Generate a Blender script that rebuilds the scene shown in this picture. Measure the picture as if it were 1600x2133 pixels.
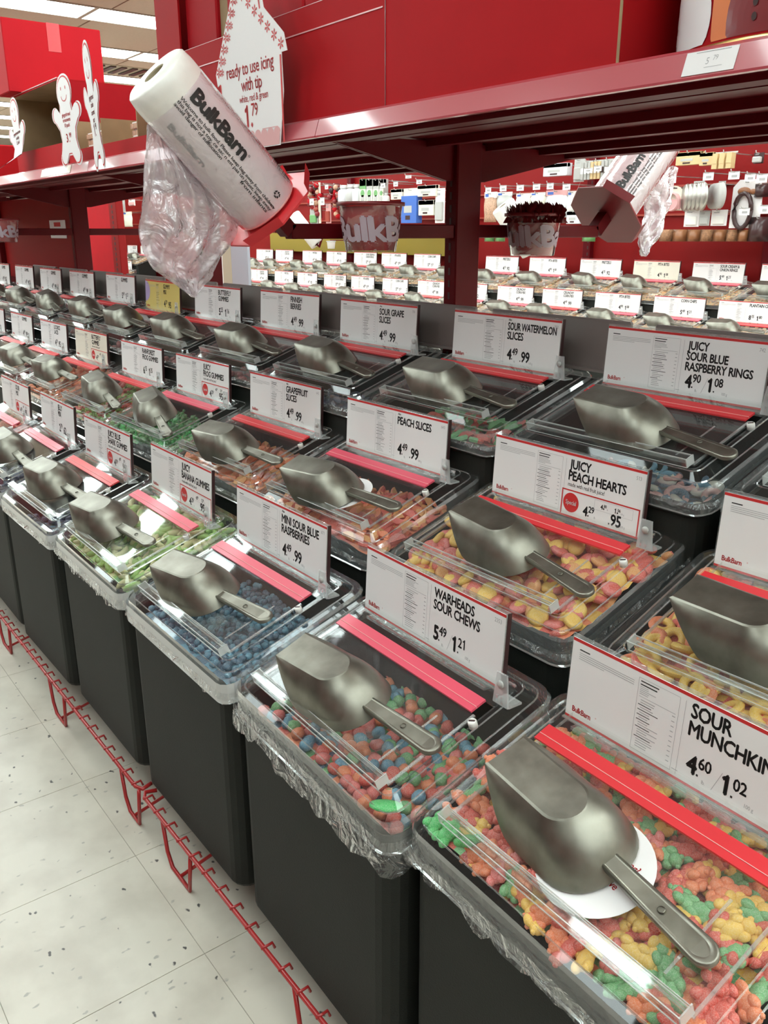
import bpy, math, random
from mathutils import Vector, Matrix
random.seed(7)
for _o in list(bpy.data.objects): bpy.data.objects.remove(_o)
SC = bpy.context.scene
COL = SC.collection
PI = math.pi
# ------------------------------------------------------------------ camera
YAW, PIT, FPX, CAMH = 0.91731, 0.31618, 1781.07, 1.17617
fw = Vector((-math.sin(YAW)*math.cos(PIT), math.cos(YAW)*math.cos(PIT), -math.sin(PIT)))
rt = Vector((math.cos(YAW), math.sin(YAW), 0))
up = rt.cross(fw)
cd = bpy.data.cameras.new('camera'); cam = bpy.data.objects.new('camera', cd); COL.objects.link(cam)
cd.sensor_fit = 'VERTICAL'; cd.sensor_height = 36; cd.sensor_width = 27; cd.lens = FPX/2133*36
cd.clip_start = 0.02; cd.clip_end = 60
m = Matrix((rt, up, -fw)).transposed().to_4x4(); m.translation = Vector((0, 0, CAMH))
cam.matrix_world = m
SC.camera = cam
def at(px, py, axis, val):
    """point of the plane axis=val seen at pixel px,py of the photograph"""
    d = fw + rt*((px-800)/FPX) - up*((py-1066.5)/FPX)
    i = 'xyz'.index(axis); o = Vector((0, 0, CAMH))
    return o + d*((val-o[i])/d[i])
# ------------------------------------------------------------------ world, exposure
w = bpy.data.worlds.new('world'); SC.world = w; w.use_nodes = True
w.node_tree.nodes['Background'].inputs[0].default_value = (1, .95, .9, 1)
w.node_tree.nodes['Background'].inputs[1].default_value = 0.04
SC.view_settings.view_transform = 'Standard'; SC.view_settings.look = 'None'
SC.view_settings.exposure = 0.0; SC.view_settings.gamma = 1
SC.view_settings.use_curve_mapping = False
try:
    SC.cycles.transparent_max_bounces = 24; SC.cycles.max_bounces = 8
except Exception: pass
LIGHT_POWER = 10.5          # emission strength of the fluorescent diffusers
# ------------------------------------------------------------------ materials
def newmat(name):
    m = bpy.data.materials.new(name); m.use_nodes = True
    return m, m.node_tree.nodes, m.node_tree.links
def pbr(name, col, rough=.5, metal=0, coat=0, noise=0, nscale=30, bump=0, bscale=60, spec=.5, emit=None, estr=0):
    m, n, l = newmat(name); b = n['Principled BSDF']
    b.inputs['Base Color'].default_value = (*col, 1); b.inputs['Roughness'].default_value = rough
    b.inputs['Metallic'].default_value = metal; b.inputs['Coat Weight'].default_value = coat
    b.inputs['Coat Roughness'].default_value = .08
    b.inputs['Specular IOR Level'].default_value = spec
    if emit:
        b.inputs['Emission Color'].default_value = (*emit, 1); b.inputs['Emission Strength'].default_value = estr
    if noise or bump:
        tc = n.new('ShaderNodeTexCoord')
    if noise:
        t = n.new('ShaderNodeTexNoise'); t.inputs['Scale'].default_value = nscale; t.inputs['Detail'].default_value = 4
        l.new(tc.outputs['Object'], t.inputs['Vector'])
        r = n.new('ShaderNodeMapRange'); r.inputs['From Min'].default_value = .25; r.inputs['From Max'].default_value = .75
        r.inputs['To Min'].default_value = 1-noise; r.inputs['To Max'].default_value = 1+noise
        l.new(t.outputs['Fac'], r.inputs['Value'])
        mx = n.new('ShaderNodeVectorMath'); mx.operation = 'SCALE'; mx.inputs[0].default_value = col
        l.new(r.outputs[0], mx.inputs['Scale']); l.new(mx.outputs[0], b.inputs['Base Color'])
    if bump:
        t2 = n.new('ShaderNodeTexNoise'); t2.inputs['Scale'].default_value = bscale; t2.inputs['Detail'].default_value = 3
        l.new(tc.outputs['Object'], t2.inputs['Vector'])
        bp = n.new('ShaderNodeBump'); bp.inputs['Strength'].default_value = bump; bp.inputs['Distance'].default_value = .004
        l.new(t2.outputs['Fac'], bp.inputs['Height']); l.new(bp.outputs[0], b.inputs['Normal'])
    return m
def clear(name, tint=(1, 1, 1), ior=1.5, rough=.03, haze=0.0, hazecol=(.9, .9, .9), bump=0, bscale=8, boost=1.0):
    """thin clear plastic: see-through sheet with a Fresnel sheen and a little haze"""
    m, n, l = newmat(name); n.remove(n['Principled BSDF']); out = n['Material Output']
    tr = n.new('ShaderNodeBsdfTransparent'); tr.inputs[0].default_value = (*tint, 1)
    gl = n.new('ShaderNodeBsdfGlossy'); gl.inputs['Roughness'].default_value = rough; gl.inputs[0].default_value = (1, 1, 1, 1)
    df = n.new('ShaderNodeBsdfDiffuse'); df.inputs[0].default_value = (*hazecol, 1)
    fr = n.new('ShaderNodeLayerWeight'); fr.inputs[0].default_value = .5
    pw = n.new('ShaderNodeMath'); pw.operation = 'POWER'; pw.inputs[1].default_value = 5; l.new(fr.outputs['Facing'], pw.inputs[0])
    f0 = ((ior-1)/(ior+1))**2
    sc_ = n.new('ShaderNodeMath'); sc_.operation = 'MULTIPLY_ADD'; sc_.inputs[1].default_value = 1-f0; sc_.inputs[2].default_value = f0; l.new(pw.outputs[0], sc_.inputs[0])
    m1 = n.new('ShaderNodeMixShader'); m1.inputs[0].default_value = haze
    l.new(tr.outputs[0], m1.inputs[1]); l.new(df.outputs[0], m1.inputs[2])
    m2 = n.new('ShaderNodeMixShader'); l.new(m1.outputs[0], m2.inputs[1]); l.new(gl.outputs[0], m2.inputs[2])
    mu = n.new('ShaderNodeMath'); mu.operation = 'MULTIPLY'; mu.use_clamp = True; mu.inputs[1].default_value = boost
    l.new(sc_.outputs[0], mu.inputs[0]); l.new(mu.outputs[0], m2.inputs[0])
    if bump:
        tc = n.new('ShaderNodeTexCoord'); t = n.new('ShaderNodeTexNoise'); t.inputs['Scale'].default_value = bscale
        t.inputs['Detail'].default_value = 3; t.inputs['Distortion'].default_value = 1.5
        l.new(tc.outputs['Object'], t.inputs['Vector'])
        bp = n.new('ShaderNodeBump'); bp.inputs['Strength'].default_value = bump; bp.inputs['Distance'].default_value = .02
        l.new(t.outputs['Fac'], bp.inputs['Height'])
        for nd in (gl, df, fr): l.new(bp.outputs[0], nd.inputs['Normal'])
    l.new(m2.outputs[0], out.inputs['Surface'])
    return m
def candy(name, col, var=.12, sugar=.3):
    m, n, l = newmat(name); b = n['Principled BSDF']
    tc = n.new('ShaderNodeTexCoord'); t = n.new('ShaderNodeTexNoise'); t.inputs['Scale'].default_value = 800
    l.new(tc.outputs['Object'], t.inputs['Vector'])
    r = n.new('ShaderNodeMapRange'); r.inputs['From Min'].default_value = .38; r.inputs['From Max'].default_value = .75
    r.inputs['To Min'].default_value = 0; r.inputs['To Max'].default_value = sugar
    l.new(t.outputs['Fac'], r.inputs['Value'])
    mx = n.new('ShaderNodeMix'); mx.data_type = 'RGBA'
    mx.inputs[6].default_value = (*col, 1); mx.inputs[7].default_value = (.92, .85, .78, 1)
    l.new(r.outputs[0], mx.inputs[0]); l.new(mx.outputs[2], b.inputs['Base Color'])
    b.inputs['Roughness'].default_value = .5; b.inputs['Subsurface Weight'].default_value = 0.0
    return m
def steel(name):
    m, n, l = newmat(name); b = n['Principled BSDF']
    b.inputs['Metallic'].default_value = .85
    tc = n.new('ShaderNodeTexCoord'); t = n.new('ShaderNodeTexNoise'); t.inputs['Scale'].default_value = 22; t.inputs['Detail'].default_value = 6
    l.new(tc.outputs['Object'], t.inputs['Vector'])
    cr = n.new('ShaderNodeValToRGB'); cr.color_ramp.elements[0].position = .3; cr.color_ramp.elements[1].position = .7
    cr.color_ramp.elements[0].color = (.18, .17, .14, 1); cr.color_ramp.elements[1].color = (.33, .32, .27, 1)
    l.new(t.outputs['Fac'], cr.inputs[0]); l.new(cr.outputs[0], b.inputs['Base Color'])
    t2 = n.new('ShaderNodeTexNoise'); t2.inputs['Scale'].default_value = 90; l.new(tc.outputs['Object'], t2.inputs['Vector'])
    r = n.new('ShaderNodeMapRange'); r.inputs['To Min'].default_value = .28; r.inputs['To Max'].default_value = .46
    l.new(t2.outputs['Fac'], r.inputs['Value']); l.new(r.outputs[0], b.inputs['Roughness'])
    bp = n.new('ShaderNodeBump'); bp.inputs['Strength'].default_value = .12; bp.inputs['Distance'].default_value = .002
    l.new(t.outputs['Fac'], bp.inputs['Height']); l.new(bp.outputs[0], b.inputs['Normal'])
    return m
M = {}
M['charcoal'] = pbr('charcoal plastic', (.015, .0165, .014), .6, spec=.25, noise=.15, nscale=6, bump=.15, bscale=500)
M['acrylic'] = clear('clear acrylic', (.975, .985, .98), 1.5, .03, .015, boost=.9)
M['acrylic_rim'] = clear('clear moulded rim', (.94, .96, .955), 1.5, .07, .10, (.80, .83, .83), bump=.15, bscale=14, boost=2.2)
M['edge'] = clear('acrylic edge', (.90, .92, .92), 1.5, .08, .18, (.85, .87, .87), boost=4)
M['clip'] = clear('clear clip plastic', (.95, .96, .96), 1.5, .12, .30, (.85, .86, .86), boost=1.5)
M['frost'] = clear('frosted band', (.95, .96, .96), 1.5, .15, .42, (.82, .83, .81), boost=1.2)
M['band'] = clear('folded liner band', (.97, .97, .97), 1.5, .15, .62, (.80, .81, .79), boost=1.2)
M['liner'] = clear('crinkled bin liner', (.96, .97, .97), 1.45, .14, .045, (.82, .85, .86), bump=.8, bscale=35, boost=2.0)
M['film'] = clear('bag film', (.97, .94, .96), 1.4, .20, .40, (.80, .70, .74), bump=.6, bscale=22, boost=5)
M['coral'] = pbr('coral red plastic', (.72, .032, .042), .4, coat=.2)
M['pink'] = pbr('pink red plastic', (.76, .085, .14), .4, coat=.2)
M['groove'] = pbr('pale hinge line', (.9, .45, .42), .5)
M['steel'] = steel('worn cast aluminium')
M['card'] = pbr('white card', (.88, .87, .86), .45, coat=.25)
M['cardy'] = pbr('yellow card', (.72, .58, .17), .45, coat=.25)
M['cardc'] = pbr('cream card', (.82, .78, .66), .45, coat=.2)
M['black'] = pbr('black print', (.02, .02, .02), .5)
M['grey'] = pbr('grey print', (.42, .41, .42), .6)
M['redp'] = pbr('red print', (.62, .03, .03), .5)
M['whitep'] = pbr('white print', (.85, .82, .82), .5)
M['shaded_white'] = pbr('pale lilac print', (.50, .40, .46), .5)  # white bucket lettering with the shade of its dark side put into the colour
M['lilac'] = pbr('lilac print', (.45, .35, .6), .5)
M['redsteel'] = pbr('red enamelled steel', (.11, .003, .006), .4, spec=.18, noise=.08, nscale=8)
M['rail'] = pbr('red price rail', (.50, .08, .10), .30, coat=1)
M['wire'] = pbr('red coated wire', (.42, .022, .022), .35, coat=.3)
M['redboard'] = pbr('red carton', (.42, .008, .012), .6, spec=.12, noise=.05, nscale=10)
M['redboard2'] = pbr('bright red carton', (.44, .009, .016), .6, spec=.12, noise=.04, nscale=10)
M['kraft'] = pbr('brown corrugated board', (.35, .24, .13), .8, noise=.1, nscale=20)
M['redpanel'] = pbr('red back panel', (.24, .006, .006), .5, spec=.2)
M['greyplast'] = pbr('grey brown plastic', (.20, .165, .155), .5, noise=.06, nscale=5)
M['white'] = pbr('white plastic', (.82, .80, .76), .45)
M['rollside'] = pbr('rolled film', (.88, .87, .82), .35, coat=.4, noise=.07, nscale=25, bump=.2, bscale=40)
M['rollband'] = clear('outer film of the roll', (.96, .91, .94), 1.4, .12,   .45, (.92, .84, .89), bump=.15, bscale=30, boost=3)
M['core'] = pbr('cardboard core', (.30, .25, .15), .8)
M['ceil'] = pbr('ceiling tile', (.56, .46, .36), .9, noise=.04, nscale=60)
M['bar'] = pbr('ceiling grid', (.45, .40, .33), .6)
M['wall'] = pbr('store wall', (.62, .55, .48), .8)
M['diff'] = pbr('lamp diffuser', (.8, .8, .8), .6, emit=(.87, 1, .985), estr=LIGHT_POWER)
M['tape'] = pbr('clear tape on red', (.60, .05, .06), .2)
M['gold'] = pbr('gold rim', (.75, .52, .20), .3, metal=.9)
M['olive'] = pbr('olive board', (.28, .20, .02), .7)
M['greypost'] = pbr('grey laminate', (.34, .35, .40), .5)
M['beige'] = pbr('beige laminate', (.42, .38, .28), .5)
M['orange'] = pbr('orange print', (.75, .2, .05), .5)
M['cookie'] = pbr('cookie brown', (.33, .16, .08), .7, noise=.4, nscale=90)
M['cookie2'] = pbr('packed cookies', (.55, .33, .22), .5, noise=.35, nscale=110)
for nm, c in dict(blue=(.06, .16, .55), green=(.18, .42, .16), tan=(.68, .5, .26), dark=(.05, .02, .02), silver=(.45, .44, .42), rose=(.75, .40, .40),
                  palegrey=(.5, .5, .48), maroon=(.22, .015, .02), rust=(.35, .05, .03), cloudy=(.72, .72, .76), brown=(.30, .12, .05)).items():
    M[nm] = pbr(nm+' pack', c, .4, coat=.2)
M['metalpack'] = pbr('tin cutters', (.5, .49, .45), .3, metal=.8)
# floor tile with flecks
def floor_mat():
    m, n, l = newmat('flecked vinyl tile'); b = n['Principled BSDF']; b.inputs['Roughness'].default_value = .28
    geo = n.new('ShaderNodeNewGeometry')
    def fleck(scale, lo, hi, stretch):
        mp = n.new('ShaderNodeMapping'); mp.inputs['Scale'].default_value = stretch; l.new(geo.outputs['Position'], mp.inputs['Vector'])
        d = n.new('ShaderNodeTexNoise'); d.inputs['Scale'].default_value = 60; l.new(geo.outputs['Position'], d.inputs['Vector'])
        ad = n.new('ShaderNodeMix'); ad.data_type = 'RGBA'; ad.inputs[0].default_value = .02
        l.new(mp.outputs[0], ad.inputs[6]); l.new(d.outputs['Color'], ad.inputs[7])
        v = n.new('ShaderNodeTexVoronoi'); v.inputs['Scale'].default_value = scale; v.feature = 'F1'; l.new(ad.outputs[2], v.inputs['Vector'])
        r = n.new('ShaderNodeMapRange'); r.inputs['From Min'].default_value = lo; r.inputs['From Max'].default_value = hi
        r.inputs['To Min'].default_value = 1; r.inputs['To Max'].default_value = 0; l.new(v.outputs['Distance'], r.inputs['Value'])
        sx = n.new('ShaderNodeSeparateColor'); l.new(v.outputs['Color'], sx.inputs[0])
        return r.outputs[0], sx.outputs[0]
    f1, c1 = fleck(24, .08, .13, (1, 1.6, 1))
    g = n.new('ShaderNodeMath'); g.operation = 'GREATER_THAN'; g.inputs[1].default_value = .30; l.new(c1, g.inputs[0])
    a = n.new('ShaderNodeMath'); a.operation = 'MULTIPLY'; l.new(f1, a.inputs[0]); l.new(g.outputs[0], a.inputs[1])
    f2, c2 = fleck(30, .10, .17, (1.7, 1, 1))
    g2 = n.new('ShaderNodeMath'); g2.operation = 'GREATER_THAN'; g2.inputs[1].default_value = .5; l.new(c2, g2.inputs[0])
    a2 = n.new('ShaderNodeMath'); a2.operation = 'MULTIPLY'; l.new(f2, a2.inputs[0]); l.new(g2.outputs[0], a2.inputs[1])
    cl = n.new('ShaderNodeTexNoise'); cl.inputs['Scale'].default_value = 9; cl.inputs['Detail'].default_value = 5; l.new(geo.outputs['Position'], cl.inputs['Vector'])
    cr = n.new('ShaderNodeValToRGB'); cr.color_ramp.elements[0].color = (.57, .52, .44, 1); cr.color_ramp.elements[1].color = (.67, .62, .53, 1)
    cr.color_ramp.elements[0].position = .35; cr.color_ramp.elements[1].position = .6; l.new(cl.outputs['Fac'], cr.inputs[0])
    m1 = n.new('ShaderNodeMix'); m1.data_type = 'RGBA'; m1.inputs[7].default_value = (.42, .39, .34, 1)
    l.new(cr.outputs[0], m1.inputs[6]); l.new(a2.outputs[0], m1.inputs[0])
    m2 = n.new('ShaderNodeMix'); m2.data_type = 'RGBA'; m2.inputs[7].default_value = (.09, .08, .075, 1)
    l.new(m1.outputs[2], m2.inputs[6]); l.new(a.outputs[0], m2.inputs[0]); l.new(m2.outputs[2], b.inputs['Base Color'])
    return m
M['tile'] = floor_mat()
M['joint'] = pbr('tile joint', (.40, .36, .30), .7)
# ------------------------------------------------------------------ mesh helper
class MB:
    def __init__(s): s.v = []; s.f = []; s.mi = []; s.mats = []; s.sm = []
    def mat(s, m):
        m = M[m] if isinstance(m, str) else m
        if m not in s.mats: s.mats.append(m)
        return s.mats.index(m)
    def add(s, vs, fs, m, smooth=False):
        b = len(s.v); k = s.mat(m); s.v += [tuple(x) for x in vs]
        for f in fs: s.f.append(tuple(b+i for i in f)); s.mi.append(k); s.sm.append(smooth)
        return s
    def box(s, x0, x1, y0, y1, z0, z1, m, T=None, faces=None):
        vs = [(x, y, z) for z in (z0, z1) for y in (y0, y1) for x in (x0, x1)]
        if T is not None: vs = [T @ Vector(v) for v in vs]
        return s.add(vs, [(0, 2, 3, 1), (4, 5, 7, 6), (0, 1, 5, 4), (1, 3, 7, 5), (3, 2, 6, 7), (2, 0, 4, 6)], m)
    def bbox(s, x0, x1, y0, y1, z0, z1, b, m, T=None):
        """box with chamfered edges"""
        pts = [(x0+b, y0), (x1-b, y0), (x1, y0+b), (x1, y1-b), (x1-b, y1), (x0+b, y1), (x0, y1-b), (x0, y0+b)]
        cx, cy = (x0+x1)/2, (y0+y1)/2
        def ring(z, k):
            return [(min(max(px, x0+k), x1-k), min(max(py, y0+k), y1-k), z) for px, py in pts]
        rs = [ring(z0, b), ring(z0+b, 0), ring(z1-b, 0), ring(z1, b)]
        return s.loft(rs, m, cap0=True, cap1=True, T=T)
    def loft(s, rings, m, closed=True, cap0=False, cap1=False, T=None, smooth=False):
        n = len(rings[0]); vs = [p for r in rings for p in r]
        if T is not None: vs = [T @ Vector(v) for v in vs]
        fs = []
        for k in range(len(rings)-1):
            for i in range(n if closed else n-1):
                j = (i+1) % n; fs.append((k*n+i, k*n+j, (k+1)*n+j, (k+1)*n+i))
        if cap0: fs.append(tuple(reversed(range(n))))
        if cap1: fs.append(tuple((len(rings)-1)*n+i for i in range(n)))
        return s.add(vs, fs, m, smooth)
    def tube(s, pts, r, m, n=8, caps=True, smooth=True):
        pts = [Vector(p) for p in pts]; rings = []
        ref = Vector((0, 0, 1))
        for i, p in enumerate(pts):
            d = (pts[min(i+1, len(pts)-1)]-pts[max(i-1, 0)]).normalized()
            a = d.cross(ref)
            if a.length < .05: a = d.cross(Vector((1, 0, 0)))
            a.normalize(); b = d.cross(a)
            rr = r[i] if isinstance(r, (list, tuple)) else r
            rings.append([p+a*rr*math.cos(t*2*PI/n)+b*rr*math.sin(t*2*PI/n) for t in range(n)])
        return s.loft(rings, m, cap0=caps, cap1=caps, smooth=smooth)
    def lathe(s, prof, m, n=32, cx=0, cy=0, T=None, smooth=True):
        rings = [[(cx+r*math.cos(2*PI*i/n), cy+r*math.sin(2*PI*i/n), z) for i in range(n)] for r, z in prof]
        return s.loft(rings, m, T=T, smooth=smooth)
    def poly(s, pts, th, m, T=None, edge=None):
        """flat outline in x,z with thickness th along +y (front face at y=0)"""
        n = len(pts); vs = [(p[0], 0, p[1]) for p in pts]+[(p[0], th, p[1]) for p in pts]
        if T is not None: vs = [T @ Vector(v) for v in vs]
        s.add(vs, [tuple(range(n)), tuple(reversed(range(n, 2*n)))], m)
        s.add(vs, [(i, n+i, n+(i+1) % n, (i+1) % n) for i in range(n)], edge or m)
        return s
    def build(s, name, parent=None, loc=None, flat=False):
        me = bpy.data.meshes.new(name); me.from_pydata(s.v, [], s.f)
        for m in s.mats: me.materials.append(m)
        me.polygons.foreach_set('material_index', s.mi); me.polygons.foreach_set('use_smooth', s.sm)
        me.update()
        return link(name, me, parent, loc)
def link(name, data, parent=None, loc=None):
    o = bpy.data.objects.new(name, data); COL.objects.link(o)
    if parent is not None: o.parent = parent
    if loc is not None: o.location = loc
    return o
def empty(name, mat=None, parent=None):
    o = bpy.data.objects.new(name, None); o.empty_display_size = .05; COL.objects.link(o)
    if mat is not None: o.matrix_world = mat if isinstance(mat, Matrix) else Matrix.Translation(mat)
    if parent is not None: o.parent = parent
    return o
def tag(o, label, cat, group=None):
    o['label'] = label; o['category'] = cat
    if group: o['group'] = group
    return o
def struct(o): o['kind'] = 'structure'; return o
def normals_out(o):
    import bmesh
    bm = bmesh.new(); bm.from_mesh(o.data); bmesh.ops.recalc_face_normals(bm, faces=bm.faces); bm.to_mesh(o.data); bm.free(); return o
def rrect(x0, x1, y0, y1, r, z, seg=4):
    pts = []
    for cx, cy, a0 in ((x1-r, y0+r, -PI/2), (x1-r, y1-r, 0), (x0+r, y1-r, PI/2), (x0+r, y0+r, PI)):
        for i in range(seg+1):
            a = a0+i*PI/2/seg; pts.append((cx+r*math.cos(a), cy+r*math.sin(a), z))
    return pts
# ------------------------------------------------------------------ text
_tc = {}
def text_geo(t, bold=0.0, res=2):
    key = (t, bold)
    if key not in _tc and t.isdigit() and '1' in t:      # figures with a flagged 1
        V, F, x = [], [], 0
        for ch in t:
            if ch == '1':
                g = [(.20-bold, 0), (.30+bold, 0), (.30+bold, .72), (.225-bold, .72), (.19, .645), (.07, .60-bold), (.07, .52-bold), (.20-bold, .55)]; wd = .46; o = x
                V += [(o+a, b) for a, b in g]; n = len(V)-8; F += [(n, n+1, n+2, n+3, n+4, n+7), (n+4, n+5, n+6, n+7)]; x += wd
            else:
                vs, fs, w_ = text_geo(ch, bold); n = len(V); V += [(x+a, b) for a, b in vs]; F += [tuple(n+i for i in f) for f in fs]; x += w_+.06
        _tc[key] = (V, F, x)
    if key not in _tc:
        c = bpy.data.curves.new('t', 'FONT'); c.body = t; c.size = 1; c.resolution_u = res; c.offset = bold
        c.space_character = .93
        o = bpy.data.objects.new('t', c); COL.objects.link(o)
        dg = bpy.context.evaluated_depsgraph_get(); dg.update()
        me = o.evaluated_get(dg).to_mesh()
        vs = [tuple(v.co) for v in me.vertices]; fs = [tuple(p.vertices) for p in me.polygons]
        o.evaluated_get(dg).to_mesh_clear(); bpy.data.objects.remove(o); bpy.data.curves.remove(c)
        x0 = min(v[0] for v in vs); x1 = max(v[0] for v in vs)
        _tc[key] = ([(v[0]-x0, v[1]) for v in vs], fs, x1-x0)
    return _tc[key]
def sliced_geo(t):
    key = (t, 'sliced')
    if key not in _tc:
        import bmesh
        vs, fs, wd = text_geo(t, 0); bm = bmesh.new(); bv = [bm.verts.new((a, b, 0)) for a, b in vs]
        for f in fs:
            try: bm.faces.new([bv[i] for i in f])
            except ValueError: pass
        for ax, lo, hi, st in ((1, -.24, .9, .12), (0, .1, wd, .12)):
            q = lo
            while q < hi:
                co = (q, 0, 0) if ax == 0 else (0, q, 0); no = (1, 0, 0) if ax == 0 else (0, 1, 0)
                bmesh.ops.bisect_plane(bm, geom=bm.verts[:]+bm.edges[:]+bm.faces[:], plane_co=co, plane_no=no); q += st
        bm.verts.index_update(); _tc[key] = ([(v.co.x, v.co.y) for v in bm.verts], [tuple(v.index for v in f.verts) for f in bm.faces], wd); bm.free()
    return _tc[key]
def put_text(mb, t, x, z, size, m, bold=0, width=None, xs=.86, y=0, f=None, anchor='l', rot=0):
    """text in the x,z plane facing -y; width caps the length; f maps (x,z) to a point"""
    vs, fs, wd = sliced_geo(t) if (f and len(t) < 10) else text_geo(t, 0)
    bb = bold*.55; reps = [(0, 0)] if not bold else [(-bb, 0), (bb, 0), (0, bb), (0, -bb)]
    sx = size*xs
    if width and wd*sx > width: sx = width/wd
    if width and anchor == 'fit': sx = width/wd; anchor = 'l'
    off = {'l': 0, 'c': -wd*sx/2, 'r': -wd*sx}[anchor]
    for da, db in reps:
        out = []
        for a, b in vs:
            X, Z = (a+da)*sx+off, (b+db)*size
            X += x; Z += z
            out.append(f(X, Z) if f else (X, y, Z))
        mb.add(out, fs, m)
    return wd*sx
def rect(mb, x0, x1, z0, z1, m, y=0):
    mb.add([(x0, y, z0), (x1, y, z0), (x1, y, z1), (x0, y, z1)], [(0, 1, 2, 3)], m)
# ================================================================== STRUCTURE
TS = 0.3048; TX0, TY0 = -1.7166, .4598
fb = MB(); fb.box(-16, 6, -6, 10, -.03, -.0015, 'joint')
floor = struct(fb.build('floor'))
tl = MB(); h = TS/2-.0007
tl.box(-h, h, -h, h, -.006, 0, 'tile')
tile0 = tl.build('tile', floor)
k = 0
for i in range(-16, 10):
    for j in range(-6, 4):
        o = tile0 if k == 0 else link('tile', tile0.data, floor)
        o.location = (TX0+(i+.5)*TS, TY0+(j-.5)*TS, 0); k += 1
ff = MB(); ff.box(-16, 6, TY0+2.999*TS, 10, -.006, -.0002, 'tile'); ff.box(-16, TX0-16*TS, -6, TY0+2.99*TS, -.006, -.0002, 'tile')
ff.box(TX0+10*TS, 6, -6, TY0+2.99*TS, -.006, -.0002, 'tile'); ff.build('far_flooring', floor)
CZ = 2.3
cb = MB(); cb.box(-16, 6, -6, 10, CZ+.012, CZ+.05, 'bar'); ceiling = struct(cb.build('ceiling'))
LX = [-5.1+.975*i for i in range(-7, 10)]
LW, LL = .30, 1.22
lamp_x = {}
# lamps: rows running along y
def make_lamp():
    r = empty('ceiling_light', Vector((0, 0, CZ)))
    d = MB(); d.box(-LW/2+.008, LW/2-.008, -LL/2+.012, LL/2-.012, -.004, .004, 'diff'); d.build('diffuser', r)
    f = MB()
    for a, b, c, e in ((-LW/2, LW/2, -LL/2, -LL/2+.012), (-LW/2, LW/2, LL/2-.012, LL/2), (-LW/2, -LW/2+.008, -LL/2+.012, LL/2-.012), (LW/2-.008, LW/2, -LL/2+.012, LL/2-.012)):
        f.box(a, b, c, e, -.006, .01, 'bar')
    f.build('frame', r)
    return r
lamp0 = make_lamp(); first = True
seen_lamps = []
for i, lx in enumerate(LX):
    ph = 1.9-.61 + (.65 if i % 2 == (7+1) % 2 else 0) - 1.22*5
    for j in range(12):
        ly = ph+1.22*j
        if ly < -3.3 or ly > 9.2 or (ly < -.8 and (lx > -3.4 or lx < -6.2 or ly < -2.9)): continue
        if -2.9 < lx < .6 and .3 < ly < 1.75: continue
        if first: r = lamp0; first = False
        else:
            r = empty('ceiling_light', Vector((0, 0, CZ)))
            for c in lamp0.children:
                d = c.copy(); COL.objects.link(d); d.parent = r
        r.location = (lx, ly, CZ)
        tag(r, 'fluorescent ceiling light panel out of the picture over the shop', 'ceiling light', 'ceiling lights overhead')
        d = Vector((lx, ly, CZ-CAMH)); zc = d.dot(fw)
        if zc > 0:
            px = 800+FPX*d.dot(rt)/zc; py = 1066.5-FPX*d.dot(up)/zc
            if -60 < px < 420 and -30 < py < 240: seen_lamps.append((py, px, r))
seen_lamps.sort(key=lambda t: t[0])
for i, (py, px, r) in enumerate(seen_lamps):
    r['label'] = 'glowing ceiling light panel, %s counted down from the top left picture corner' % ['first', 'second', 'third', 'fourth', 'fifth', 'sixth', 'seventh', 'eighth', 'ninth', 'tenth', 'eleventh', 'twelfth', 'thirteenth', 'fourteenth', 'fifteenth', 'sixteenth', 'seventeenth', 'eighteenth', 'nineteenth', 'twentieth'][i % 20]
    del r['group']
# ceiling tiles between lamp rows
ct = MB(); ct.box(-.333, .333, -.3, .3, 0, .012, 'ceil'); c0 = None
for i, lx in enumerate(LX[:-1]):
    cx = lx+.975/2
    for j in range(-4, 15):
        cy = -2.6+.61*j
        vis = -11 < cx < -3 and .4 < cy < 6
        if vis:
            if c0 is None: c0 = ct.build('ceiling_tile', ceiling); o = c0
            else: o = link('ceiling_tile', c0.data, ceiling)
            o.location = (cx, cy, CZ)
cr_ = MB()
for i, lx in enumerate(LX[:-1]):
    cx = lx+.975/2
    if -11 < cx < -3:
        cr_.box(cx-.333, cx+.333, -6, -2.6+.61*5-.306, CZ, CZ+.012, 'ceil'); cr_.box(cx-.333, cx+.333, -2.6+.61*14+.306, 10, CZ, CZ+.012, 'ceil')
    else: cr_.box(cx-.333, cx+.333, -6, 10, CZ, CZ+.012, 'ceil')
cr_.build('ceiling_panelling', ceiling)
vt = MB()
for q in range(7): vt.box(-.14, .14, -.28+.08*q, -.24+.08*q, -.012, .004, 'dark'); 
vt.box(-.16, .16, -.3, .3, -.004, 0, 'beige')
vr = vt.build('ceiling_vent', None, (at(258, 146, 'z', CZ).x, at(258, 146, 'z', CZ).y+.05, CZ)); tag(vr, 'square slatted air vent in the ceiling behind the bag roll', 'vent')
for nm, a in (('wall_back', (-16, 6, 9.9, 10)), ('wall_front', (-16, 6, -6, -5.9)), ('wall_left', (-16, -15.9, -6, 10)), ('wall_right', (5.9, 6, -6, 10))):
    b = MB(); b.box(a[0], a[1], a[2], a[3], 0, CZ+.02, 'wall'); struct(b.build(nm))
# ================================================================== BIN UNIT
TH = math.atan(.34); ct_, st_ = math.cos(TH), math.sin(TH); H0 = .474
def L(u, v, w): return Vector((u, v*ct_-w*st_, v*st_+w*ct_+H0))
LM = Matrix(((1, 0, 0, 0), (0, ct_, -st_, 0), (0, st_, ct_, H0), (0, 0, 0, 1)))
def lring(u0, u1, v0, v1, r, wv): return [L(x, y, z) for x, y, z in rrect(u0, u1, v0, v1, r, wv)]
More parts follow.
